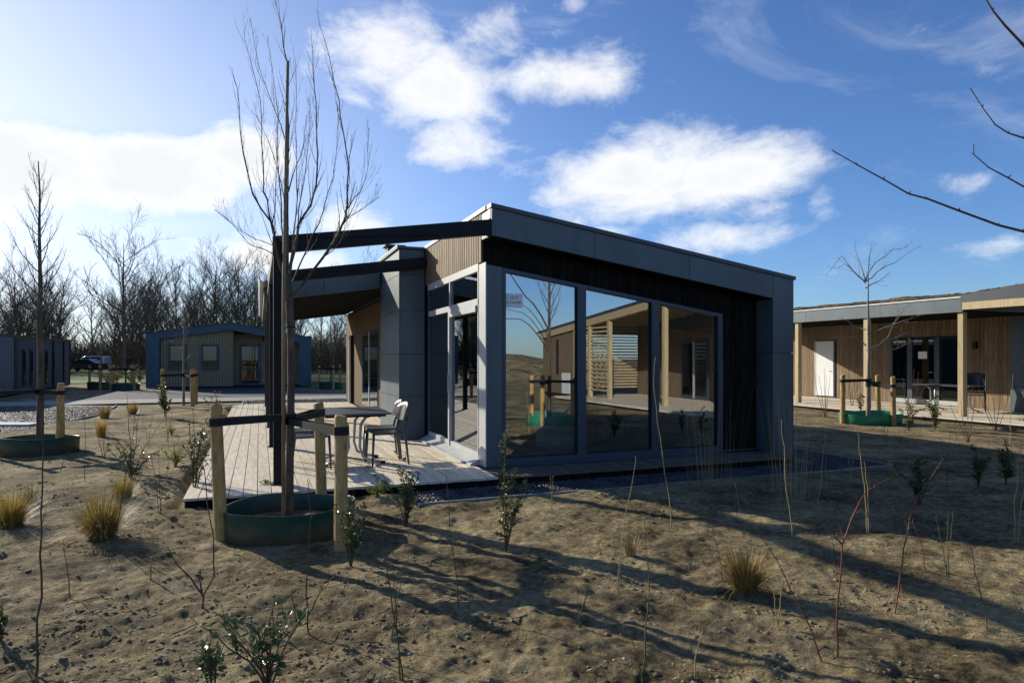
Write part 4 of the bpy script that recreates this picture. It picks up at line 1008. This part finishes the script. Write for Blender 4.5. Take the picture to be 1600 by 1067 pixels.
# tree in front of the right-hand lodge
RB = onground(1357, 660)
rt = young_tree('pale bare tree in a bright green ring before the right-hand lodge', RB, 3.75, .055, .55, 0, 8, 'bark_pale')
rg = random.Random(31); b1 = MB(); b2 = MB(); YR = RB.y
def RTp(px,py,dy=0): p = at(px,py,YR+dy); return Vector((p.x-RB.x,p.y-RB.y,p.z))
for pts in ([(1352,440,0),(1334,425,.2),(1315,400,.3),(1290,432,.3)],[(1352,442,0),(1340,430,-.2),(1320,412,-.4),(1304,420,-.5)],[(1352,440,0),(1345,415,.2),(1335,385,.3)],[(1352,440,0),(1370,425,.1),(1400,410,.2),(1438,384,.3)],[(1352,436,0),(1368,410,-.2),(1395,390,-.3),(1421,383,-.4)],[(1353,438,0),(1358,405,.1),(1362,380,.15)],[(1353,450,0),(1372,440,.3),(1390,425,.5)],
   [(1355,522,0),(1375,515,-.1),(1395,508,-.2),(1408,490,-.3),(1412,480,-.3)],[(1395,508,-.2),(1415,500,-.3),(1436,492,-.3)],[(1355,547,0),(1372,540,.2),(1388,526,.3),(1396,505,.3)],[(1385,530,.3),(1402,527,.4),(1420,520,.4)],[(1353,515,0),(1335,510,.2),(1315,497,.3)],[(1353,540,0),(1335,527,-.2),(1305,528,-.4)],[(1355,548,0),(1390,548,.3),(1415,538,.5),(1432,530,.6)]):
    q0 = [RTp(*p) for p in pts]; q = []
    for i in range(len(q0)-1): q += [q0[i], q0[i].lerp(q0[i+1],.5)+Vector((rg.uniform(-1,1),rg.uniform(-1,1),rg.uniform(-1,1)))*.03]
    q.append(q0[-1]); m = len(q); b1.tube(q, [.017*(1-.8*i/(m-1)) for i in range(m)], 5, False)
    twigs_on(b2, rg, q, .012, 6, .15, .5, 38, .05, 3, .25, 1, .0035)
b1.build('branches','bark_pale',rt,smooth=True); _q = b2.build('twigs','bark_pale',rt); _q['kind'] = 'stuff'
stake_set('three stakes with black straps before the right-hand lodge', RB, [(RB.x-.68,RB.y-.1,0,0),(RB.x+.30,RB.y-.55,-.02,0),(RB.x+.50,RB.y+.45,-.03,0)], (RB.x,RB.y), (1.02,.92,.95), 1.14, .058)
ring('bright green plastic ring before the right-hand lodge', (RB.x+.03,RB.y), .70,.55,.24,'ring_bright',9)
# tree just right of the view whose branches reach into the sky
NB = Vector((5.25,4.6,0))
nt = young_tree('bare young tree beside the viewpoint with branches reaching in from the right', NB, 5.2, .055, .46, 24, 14, spread=.42)
def NT(px,py,Y): p = at(px,py,Y); return Vector((p.x-NB.x,p.y-NB.y,p.z))
b1 = MB(); b2 = MB()
for pts, r in (([(1690,372,4.8),(1600,362,4.6),(1560,352,4.5),(1500,330,4.4),(1450,311,4.35),(1420,303,4.3),(1380,280,4.25),(1340,258,4.2),(1300,235,4.15)],.010),
    ([(1720,260,4.8),(1640,130,4.7),(1600,72,4.6),(1570,40,4.55),(1552,18,4.5),(1535,-10,4.5)],.014),
    ([(1700,300,4.8),(1600,216,4.5),(1575,208,4.45),(1555,195,4.4),(1535,168,4.35),(1516,138,4.3)],.007),
    ([(1700,340,4.8),(1600,292,4.5),(1575,278,4.4),(1545,262,4.35),(1522,242,4.3),(1521,226,4.3)],.007)):
    q0 = [Vector((0,0,NT(*pts[0]).z-.75)),Vector((NT(*pts[0]).x*.35,NT(*pts[0]).y*.35,NT(*pts[0]).z-.40)),Vector((NT(*pts[0]).x*.7,NT(*pts[0]).y*.7,NT(*pts[0]).z-.13))]+[NT(*p) for p in pts]; m = len(q0)
    b1.tube(q0, [r*1.4,r*1.3,r*1.15]+[max(.003,r*(1-.72*i/(m-4))) for i in range(m-3)], 6, False)
    for i in range(2,m-1): b2.tube([q0[i],q0[i]+Vector((rng.uniform(-.02,.02),rng.uniform(-.02,.02),.018))],[.005,.003],4)
b1.build('long_branches','twig',nt,smooth=True); b2.build('buds','twig',nt)
stake_set('stakes around the tree beside the viewpoint, mirrored in the window', NB, three(NB,.6,30), (NB.x,NB.y), (1.0,1.0,1.0), 1.14, .056)
ring('bright green ring around the tree beside the viewpoint, mirrored in the window', (NB.x,NB.y), .56,.56,.22,'ring_bright',19)
# planted trees further off
for (px,py,h,lb,sd_) in ((287,634,3.3,'slim young tree with pale twigs before the brown lodge',3),(158,606,4.6,'young staked tree beyond the road left of the brown lodge',13),(196,609,5.2,'young staked tree close to the left pillar of the brown lodge',23),(517,606,4.2,'young staked tree seen under the terrace roof',33)):
    b0 = onground(px,py); young_tree(lb, b0, h, .045, .42, 13, sd_, 'bark_pale' if px==287 else 'bark', .55, 6, 4)
    stake_set('stakes around the '+lb, b0, three(b0,.62,200 if px==287 else 20+px), (b0.x,b0.y), (1.0,1.0,1.0), 1.2, .06, w=.09)
    if px != 287: ring('green ring around the '+lb, (b0.x,b0.y), .6,.6,.3,'green_ring',sd_)

# woodland trees behind: six shapes, each standing as its own tree
def wood_tree_meshes(seed, h):
    rg = random.Random(seed); a = MB(); b_ = MB()
    lean = Vector((rg.uniform(-.04,.04),rg.uniform(-.04,.04),1)); tr = limb(rg,(0,0,-.2),lean,h*.86,10,.045,.03); r = h*.0125
    a.tube(tr,[r*(1.25 if i==0 else 1)*(1-.9*(i/10)**1.2) for i in range(11)],7)
    nb = 17
    for i in range(nb):
        f = .26+.70*(i+rg.random()*.6)/nb; j = min(int(f*10),9); p = tr[j].lerp(tr[j+1],f*10-j); az_ = i*2.4+rg.uniform(-.5,.5); e = R(rg.uniform(35,62))
        d = Vector((math.cos(az_)*math.cos(e),math.sin(az_)*math.cos(e),math.sin(e))); L = h*(.46-.24*f)*rg.uniform(.8,1.2); rb = r*(1-.9*f**1.2)*.62
        q = limb(rg,p,d,L,6,.13,.05); b_.tube(q,[rb*(1-.8*x/6)+.006 for x in range(7)],4,False)
        for s_ in range(9):
            t = 1.0+4.9*(s_+rg.random())/9; jj = min(int(t),5); pp = q[jj].lerp(q[jj+1],t-jj); dd = (q[jj+1]-q[jj]).normalized()
            d2 = (dd*.8+rand_perp(dd,rg)*.6+Vector((0,0,.15))).normalized(); L2 = L*rg.uniform(.22,.45); q2 = limb(rg,pp,d2,L2,4,.15,.06)
            b_.tube(q2,[rb*.35+.006,rb*.28+.006,.012,.010,.006],3,False)
            for w_ in range(5):
                t2 = .6+3.3*(w_+rg.random())/5; j3 = min(int(t2),3); p3 = q2[j3].lerp(q2[j3+1],t2-j3); d3 = (q2[j3+1]-q2[j3]).normalized()
                q3 = limb(rg,p3,(d3*.8+rand_perp(d3,rg)*.65+Vector((0,0,.2))),L2*rg.uniform(.35,.7),2,.12,.06); b_.tube(q3,[.010,.008,.005],3,False)
    return a.mesh('trunk','bark_far'), b_.mesh('crown','bark_far')
kinds = [wood_tree_meshes(100+i, h) for i,h in enumerate((12.5,13.5,11.5,12.0,14.5,10.5))]
rg = random.Random(77)
spots = []
for i in range(36): spots.append((-14+i*13.2+rg.uniform(-6,6), rg.uniform(58,76)))
for i in range(30): spots.append((-5+i*15.5+rg.uniform(-7,7), rg.uniform(78,105)))
for i in range(9): spots.append((440+i*19+rg.uniform(-6,6), rg.uniform(62,95)))
spots = [s for s in spots if not (105 < s[0] < 172 and s[1] < 92)]
spots.append((195,62.0))
for n_, (px, Y) in enumerate(spots):
    k = 4 if n_ == len(spots)-1 else rg.randrange(6)
    x = (px-800)/F*Y; s = rg.uniform(.74,.96) if n_ < len(spots)-1 else 1.0
    where = ('at the left picture edge' if px < 20 else 'above the plank lodge roof' if px < 70 else 'beside the left-edge young tree' if px < 110 else 'behind the parked cars' if px < 180
        else 'left of the brown lodge' if px < 240 else 'above the left windows of the brown lodge' if px < 320 else 'above the ridge of the brown lodge' if px < 380 else 'just left of the pergola posts' if px < 450
        else 'seen beneath the terrace roof')
    lb = ('near-row bare tree of the wood ' if Y < 77 else 'deeper bare tree of the wood ')+where
    if n_ == len(spots)-1: lb = 'tallest bare tree of the wood, rising left of the brown lodge'
    t = thing('woodland_tree', lb, 'tree', (x,Y,-.05), rg.random()*6.28, 'bare trees of the wood'); t.scale = (s,s,s)
    inst('trunk', kinds[k][0], t); inst('crown', kinds[k][1], t)
for n_,(u,v) in enumerate(((20,46),(27,52),(34,47),(42,55),(24,60),(50,58))):      # wood carries on behind the right-hand lodge
    k = rg.randrange(6); p = W(u,v); t = thing('woodland_tree','bare tree of the wood behind the right-hand timber lodge','tree',(p.x,p.y,-.05),rg.random()*6.28,'bare trees of the wood'); s = .62; t.scale = (s,s,s)
    inst('trunk', kinds[k][0], t); inst('crown', kinds[k][1], t)
# leafless scrub filling the foot of the wood
sc = MB()
for i in range(9000):
    px = rg.uniform(-60,640); Y = rg.uniform(66,118) if i % 3 else rg.uniform(92,118)
    if 100 < px < 178 and Y < 90: continue
    x = (px-800)/F*Y; h = rg.uniform(1.2,5.6)*(.6+.8*abs(vnoise(x,Y,9,1)+.5))
    q = limb(rg,(x,Y,-.1),(rg.uniform(-.35,.35),rg.uniform(-.35,.35),1),h,4,.16,.02)
    sc.tube(q,[.035,.03,.025,.018,.010],3,False)
    for s_ in range(5):
        j = rg.randrange(1,4); d = Vector((rg.uniform(-1,1),rg.uniform(-1,1),rg.uniform(.2,1.2)))
        q2 = limb(rg,q[j],d,h*rg.uniform(.2,.45),3,.2,.04); sc.tube(q2,[.020,.016,.012,.008],3,False)
o = sc.build('scrub','brush'); o['kind'] = 'stuff'; tag(o,'dense leafless brown scrub along the foot of the wood','scrub')
# ------------------------------------------------------------------ planting on the sand
def place(px, py):
    p = onground(px, py)
    for _ in range(4): p = onground(px, py, gz(p.x,p.y))
    return p
PC = {}
def whip(label, px, py, stems, mat='twig', r=.0055, buds=True):
    """stems: lists of pixel points up from the base, each with a depth offset"""
    p = place(px, py); t = thing('bare_sapling', label, 'sapling', p, 0, 'bare saplings planted in the sand'); rg = random.Random(px*7+py)
    mb = MB()
    for st_ in stems:
        pts = [Vector((rg.uniform(-.01,.01),rg.uniform(-.01,.01),-.03))] if st_[0][0] is None else []
        for q in st_:
            if q[0] is None: continue
            w = at(q[0], q[1], p.y+(q[2] if len(q) > 2 else 0)); pts.append(w-p)
        P4 = []
        for i in range(len(pts)-1):
            L = (pts[i+1]-pts[i]).length; P4.append(pts[i])
            for f in (.33,.67): P4.append(pts[i].lerp(pts[i+1],f)+Vector((rg.uniform(-1,1),rg.uniform(-1,1),0))*L*.028)
        P4.append(pts[-1]); m = len(P4)
        mb.tube(P4,[max(.0016,r*.82*(1-.65*i/(m-1))) for i in range(m)],6,False)
        if mat in ('twig','twig_red'):
            twigs_on(mb, rg, P4, r*.8, max(2,m//3), .03, .11, 40, .1, 4, .3, 0, .0013)
        if buds:
            for i in range(1,m):
                if rg.random() < .5: mb.tube([P4[i],P4[i]+Vector((rg.uniform(-.014,.014),rg.uniform(-.014,.014),.016))],[.0026,.001],4,False)
    mb.build('stems',mat,t,smooth=True); return t
B = (None,None)
whip('tall kinked sapling stem at the left edge of the foreground',57,1056,[[B,(58,1000),(65,900),(64,800),(68,700,.1),(66,640,.15)]],'twig',.008)
whip('forked sapling standing left of the green ring in the foreground',318,948,[[B,(318,930),(335,900),(334,840),(322,760,.1),(312,690,.15)],[(318,930),(300,905),(275,880),(262,855)],[(317,932),(312,905),(313,890)]],'twig',.008)
whip('thin sapling stem in front of the green ring',483,990,[[B,(478,930),(482,860),(486,800),(480,748,.05)],[(482,960),(500,925),(532,888)]],'twig',.0065)
whip('pair of upright olive stems in the foreground below the holly bush',629,1062,[[B,(622,1000),(610,920),(597,850),(595,805)],[B,(620,985),(614,880)]],'twig_olive',.006)
whip('thin olive stem before the gravel strip',718,948,[[B,(712,890),(702,815),(697,738)]],'twig_olive',.0055)
whip('leaning pale stem growing from the dry tuft',964,922,[[B,(970,860),(980,790),(994,716)],[B,(968,905),(972,870)]],'straw',.0045)
whip('long olive stem at the bottom centre of the foreground',1004,1064,[[B,(1008,1000),(1014,930),(1010,860),(1006,812)],[B,(996,1030),(985,990)]],'twig_olive',.0055)
whip('long pale whip in front of the middle window mullion',1049,822,[[B,(1046,780),(1038,735),(1027,660,.05),(1021,600,.1),(1024,560,.1)]],'straw',.006)
whip('pair of tan stems right of the lodge pillar shadow',1357,832,[[B,(1352,780),(1345,715),(1338,668)],[B,(1356,760),(1350,720)]],'straw',.006)
whip('red branching sapling at the lower right of the foreground',1307,1027,[[B,(1308,950),(1316,850),(1330,812),(1352,770,.05),(1396,742,.1)],[(1316,850),(1304,838)],[(1330,812),(1340,790)]],'twig_red',.0065)
whip('red stem leaning left beside the branching red sapling',1286,1033,[[B,(1268,985),(1240,930),(1222,890),(1193,843)]],'twig_red',.006)
whip('forked red sapling with two arching tips at the right',1399,957,[[B,(1406,900),(1416,840),(1424,800),(1418,770),(1391,724)],[(1424,800),(1436,772),(1474,716)],[(1406,908),(1412,930)]],'twig_red',.006)
whip('short red stem crossing the forked red sapling',1451,893,[[B,(1440,850),(1426,815)]],'twig_red',.005)
whip('pale sapling pair at the right edge of the picture',1587,848,[[B,(1585,800),(1590,740),(1596,690)],[B,(1594,800),(1600,760)]],'straw',.006)
whip('pale stem before the lodge pillar',1238,838,[[B,(1233,790),(1226,720),(1221,655,.1)]],'straw',.006)
whip('thin grey stem right of the lodge pillar',1277,808,[[B,(1281,765),(1286,715),(1290,672)]],'straw',.005)
whip('short grey stem right of the lodge',1295,765,[[B,(1290,740),(1292,710)]],'straw',.005)
whip('short tan stem in the shade before the last pane',1160,813,[[B,(1154,785),(1147,752)]],'straw',.004)
whip('short pale stem at the bottom right of centre',1090,1060,[[B,(1086,1030),(1098,985)]],'straw',.005)
whip('small reddish stem right of the grass tuft',1302,893,[[B,(1304,860),(1300,842)],[B,(1310,880),(1332,850)]],'twig',.004)
whip('cluster of dark stems in the sand left of the terrace',205,745,[[B,(204,690),(200,640),(198,615)],[B,(212,700),(216,655)],[B,(206,690),(211,640)],[B,(222,705),(252,660)],[(205,720),(185,690),(170,675)]],'twig',.007)
whip('dark stem behind the golden grass tuft',180,862,[[B,(182,830),(190,780),(198,735)]],'twig',.006)
whip('slim stem right of the left-edge ring',134,752,[[B,(133,700),(131,650)]],'twig',.005)
whip('leaning stem before the left-edge ring',94,738,[[B,(100,715),(122,690)]],'twig',.005)
whip('three thin stems beyond the left-edge tree',162,716,[[B,(154,690),(148,655)],[B,(162,690),(164,660)],[B,(166,700),(170,670)]],'twig',.006)
whip('reddish stems by the far small tree',214,672,[[B,(210,650),(212,628)],[B,(216,652),(222,630)],[B,(205,655),(200,640)]],'twig_red',.008)
whip('bare stems beside the small tree before the brown lodge',262,690,[[B,(260,650),(262,622)],[B,(266,660),(270,640)]],'twig',.007)
for i,(px,py,lb) in enumerate(((1330,640,'bare twiggy shrub left of the bright green ring'),(1420,655,'bare twiggy shrub right of the bright green ring'),(1512,690,'dark upright stems before the right veranda'),(1556,672,'bare shrub before the stacked chairs'),(1290,652,'thin bare shrub below the white door'))):
    rg = random.Random(500+i); stems = []
    for s_ in range(5): dx = rg.uniform(-30,30); stems.append([B,(px+dx*.4,py-18-rg.random()*10),(px+dx*.8,py-38-rg.random()*14),(px+dx,py-55-rg.random()*28)])
    whip(lb,px,py,stems,'twig',.009)
whip('tall thin stem before the stacked chairs at the right',1577,698,[[B,(1578,660),(1580,620),(1583,585)]],'straw',.008)
def blades(label, name, px, py, n, hpx, spread, mats, cat='grass', curve=.6, w=.004, group=None):
    p = place(px, py); t = thing(name, label, cat, p, 0, group); rg = random.Random(px+py*3); k = p.y/F
    for mi, mt in enumerate(mats):
        mb = MB()
        for i in range(n//len(mats)):
            a = rg.random()*6.28; L = hpx*k*rg.uniform(.55,1.12); lean = spread*(.15+.95*rg.random()); r0 = rg.random()**.5*hpx*k*.22
            d = Vector((math.cos(a),math.sin(a),0)); q = Vector((d.x*r0,d.y*r0,-.015)); ww = w*rg.uniform(.7,1.2); sd__ = Vector((-d.y,d.x,0))
            n0 = len(mb.v)
            e0 = R(90-lean*rg.uniform(15,60)); bend = R(rg.uniform(20,125)*lean*curve*1.5); pt = Vector(q)
            for s_ in range(6):
                f = s_/5; wd = ww*(1-.85*f); mb.v += [tuple(pt-sd__*wd), tuple(pt+sd__*wd)]
                e = e0-bend*f; pt = pt+(d*math.cos(e)+Vector((0,0,math.sin(e))))*(L/5)
                if pt.z < .004: pt.z = .004
            for s_ in range(5): A = n0+s_*2; mb.f.append((A,A+1,A+3,A+2))
        mb.build('blades',mt,t)
    return t
blades('golden grass tuft in the sand at the right foreground','grass_tuft',1165,922,760,66,.9,['grass_gold','grass_green','grass_gold','straw'],group='golden grass tufts')
blades('large golden grass tuft left of the foreground ring','grass_tuft',160,838,900,78,1.0,['grass_gold','grass_green','straw'],group='golden grass tufts')
blades('golden grass tuft at the left edge','grass_tuft',18,822,560,62,.8,['grass_gold','grass_green'],group='golden grass tufts')
blades('smaller golden tuft just behind the large one','grass_tuft',193,782,460,40,.85,['grass_gold','grass_green'],group='golden grass tufts')
blades('golden tuft by the curved kerb','grass_tuft',164,654,300,22,.8,['grass_gold','straw'],w=.008,group='golden grass tufts')
blades('low golden tuft right of the curved kerb','grass_tuft',208,647,260,20,.85,['grass_gold','straw'],w=.008,group='golden grass tufts')
blades('upright reddish grass tuft before the curved kerb','grass_tuft',158,682,160,28,.25,['grass_gold'],w=.006,group='golden grass tufts')
blades('small dry straw tuft in the middle of the sand','grass_tuft',985,866,110,34,.5,['straw'],group='golden grass tufts')
blades('thin dry tuft left of the large golden one','grass_tuft',50,785,90,34,.7,['straw','grass_green'],group='golden grass tufts')
blades('sheaf of tall dry stems before the last window pane','tall_grass',1115,757,46,190,.20,['straw'],w=.0022,curve=.25)
blades('sheaf of tall dry stems at the foot of the lodge pillar','tall_grass',1237,776,64,185,.24,['straw'],w=.0022,curve=.25)
def leaf(mb, p, d, nrm, L, w):
    n0 = len(mb.v); s = d.cross(nrm)
    if s.length < 1e-3: s = d.orthogonal()
    s.normalize(); up = s.cross(d).normalized()
    for (a,b_,c) in ((0,0,0),(.3,.5,.10),(.3,-.5,.10),(.68,.42,.06),(.68,-.42,.06),(1,0,-.08),(.45,0,-.04)):
        mb.v.append(tuple(p+d*(a*L)+s*(b_*w)+up*(c*L)))
    mb.f += [(n0,n0+6,n0+1),(n0,n0+2,n0+6),(n0+1,n0+6,n0+3),(n0+2,n0+4,n0+6),(n0+3,n0+6,n0+5),(n0+6,n0+4,n0+5)]
def bush(label, px, py, hpx, wpx, nst, nlf, lsz, mat='holly', stem='twig', cat='shrub', bare=.15, group='young evergreen shrubs', name='young_shrub'):
    p = place(px, py); t = thing(name, label, cat, p, 0, group); rg = random.Random(px*3+py); k = p.y/F
    h = hpx*k; w = wpx*k*.5; ms = MB(); ml = MB()
    stems = []
    for i in range(nst):
        a = rg.random()*6.28; rr_ = w*rg.uniform(.15,1.0); hh = h*rg.uniform(.6,1.0)*(1-.25*rr_/w)
        e = Vector((math.cos(a)*rr_,math.sin(a)*rr_,hh)); m_ = Vector((e.x*.35,e.y*.35,hh*.5)) if i else Vector((0,0,hh*.5))
        if i == 0: e = Vector((rg.uniform(-.1,.1)*w,rg.uniform(-.1,.1)*w,h))
        pts = [Vector((0,0,-.02)), m_*.5+Vector((rg.uniform(-.01,.01),rg.uniform(-.01,.01),0)), m_, (m_+e)*.5+Vector((rg.uniform(-1,1),rg.uniform(-1,1),0))*w*.08, e]
        ms.tube(pts,[.0065,.0055,.0045,.0035,.0018],5,False); stems.append(pts)
        for s_ in range(4):
            j = rg.randrange(1,4); b0 = pts[j].lerp(pts[j+1],rg.random()); d = Vector((rg.uniform(-1,1),rg.uniform(-1,1),rg.uniform(.1,1))).normalized()
            q = [b0, b0+d*w*.25, b0+d*w*.5+Vector((0,0,w*.1))]; ms.tube(q,[.003,.0025,.0015],4,False); stems.append(q)
    for i in range(int(nlf*1.25)):
        s_ = rg.choice(stems); m_ = len(s_)-1; f = (bare+(1-bare)*rg.random()**.75)*m_ if m_ > 2 else rg.random()*m_
        j = min(int(f),m_-1); q = s_[j].lerp(s_[j+1],f-j)
        d = Vector((rg.uniform(-1,1),rg.uniform(-1,1),rg.uniform(-.3,.9))).normalized(); nn = Vector((rg.uniform(-.6,.6),rg.uniform(-.6,.6),1)).normalized()
        L = lsz*rg.uniform(.75,1.45); leaf(ml, q+d*.004, d, nn, L, L*.6)
    ms.build('stems',stem,t,smooth=True); ml.build('foliage',mat,t); return t
bush('leafy holly bush beside the left end of the gravel strip',635,822,118,80,9,520,.028)
bush('tall slender holly in front of the lodge corner',790,862,176,78,8,640,.027,'shrub_leaf',bare=.2)
bush('small holly at the right side of the foreground ring',548,884,120,78,8,420,.026)
bush('tall open holly at the front left corner of the deck',303,782,150,82,9,430,.030)
bush('leafy shrub with dark stems left of the deck',207,752,70,74,9,240,.034)
bush('glossy holly sprigs at the bottom edge of the picture',420,1078,128,200,9,150,.036,bare=.55)
bush('low glossy holly sprig at the bottom left',330,1080,80,90,5,60,.036,bare=.55)
bush('holly leaves at the far left bottom edge',2,1000,56,40,4,40,.034,bare=.4)
bush('dark holly shrub in the shade right of the lodge',1436,790,75,64,8,420,.036)
bush('pair of dark hollies in the shade at the right, left one',1528,762,62,44,7,300,.036)
bush('rightmost dark holly in the shade near the picture edge',1572,758,64,48,7,320,.036)
bush('green shrub before the small tree by the brown lodge',258,652,56,34,7,420,.055,'shrub_leaf')
bush('thin leafy shrub left of the terrace far corner',340,660,48,44,7,160,.05,'shrub_leaf')
bush('small leafy shrub right of the bright green ring',1420,672,44,30,6,170,.05,'shrub_leaf')
bush('upright leafy shrub before the glass front of the right lodge',1461,672,62,24,6,260,.05,'holly')
bush('thin leafy shrub behind the right-hand stakes',1345,648,40,22,5,110,.05,'shrub_leaf')
for (px,py,hp,wp,n,lb) in ((415,776,24,46,200,'yellow-green weed behind the ring at the deck edge'),(274,728,34,50,190,'yellow-green weed beside the open holly'),(330,778,30,34,130,'small bright weed at the deck corner'),(588,776,18,46,150,'low green weed at the front edge of the deck'),(318,688,16,26,80,'bright weed left of the deck beyond the stake'),(268,680,16,16,70,'tiny bright weed in the sand left of the deck'),(575,748,22,24,70,'small weed just right of the front stake'),(1598,665,14,20,60,'small green clump at the edge of the right veranda')):
    bush(lb,px,py,hp,wp,7,n,.028,'weed','twig_olive','weed',.05,'yellow-green weeds','leafy_weed')
# planting beyond the road
rg = random.Random(41)
for i,(px,py,lb) in enumerate(((170,604,'rusty shrub beyond the road nearest the plank lodge'),(182,600,'orange-brown shrub between the far stakes'),(206,600,'green-gold shrub by the far ring'),(217,598,'pale shrub against the brown lodge pillar'))):
    bush(lb,px,py,26,26,8,200,.11,'straw' if i != 2 else 'shrub_leaf','twig','shrub',.0,'shrubs beyond the road','roadside_shrub')
# further thin whips scattered through the bed
for i,(px,py,hp,lb) in enumerate(((610,1000,150,'slender twig left of the olive pair in the foreground'),(862,800,60,'short twig at the kerb before the first window'),(905,980,70,'small bare twig in the middle of the shadow bands'),
   (1130,905,95,'thin twig left of the right-hand grass tuft'),(1215,985,80,'low twig below the right-hand grass tuft'),(1480,905,110,'lone twig right of the forked red sapling'),(1545,985,120,'bare twig near the lower right corner'),
   (1330,752,85,'grey twig in the lodge shadow left of the dark holly'),(1480,752,80,'grey twig between the dark hollies'),(110,930,90,'small twig right of the tall kinked stem'),(235,905,70,'tiny twig behind the forked sapling'),
   (250,800,95,'upright twig between the large tuft and the deck'),(90,690,60,'twig behind the left-edge ring'),(232,700,60,'twig in the sand before the small far tree'),(1385,690,70,'twig in front of the bright green ring'))):
    rg = random.Random(900+i); st_ = []
    for s_ in range(1+i % 3): dx = rg.uniform(-.22,.22)*hp; st_.append([B,(px+dx*.3,py-hp*.35),(px+dx*.75,py-hp*.7),(px+dx,py-hp*rg.uniform(.85,1.05))])
    whip(lb,px,py,st_,('twig','straw','twig_olive')[i % 3],.0045)
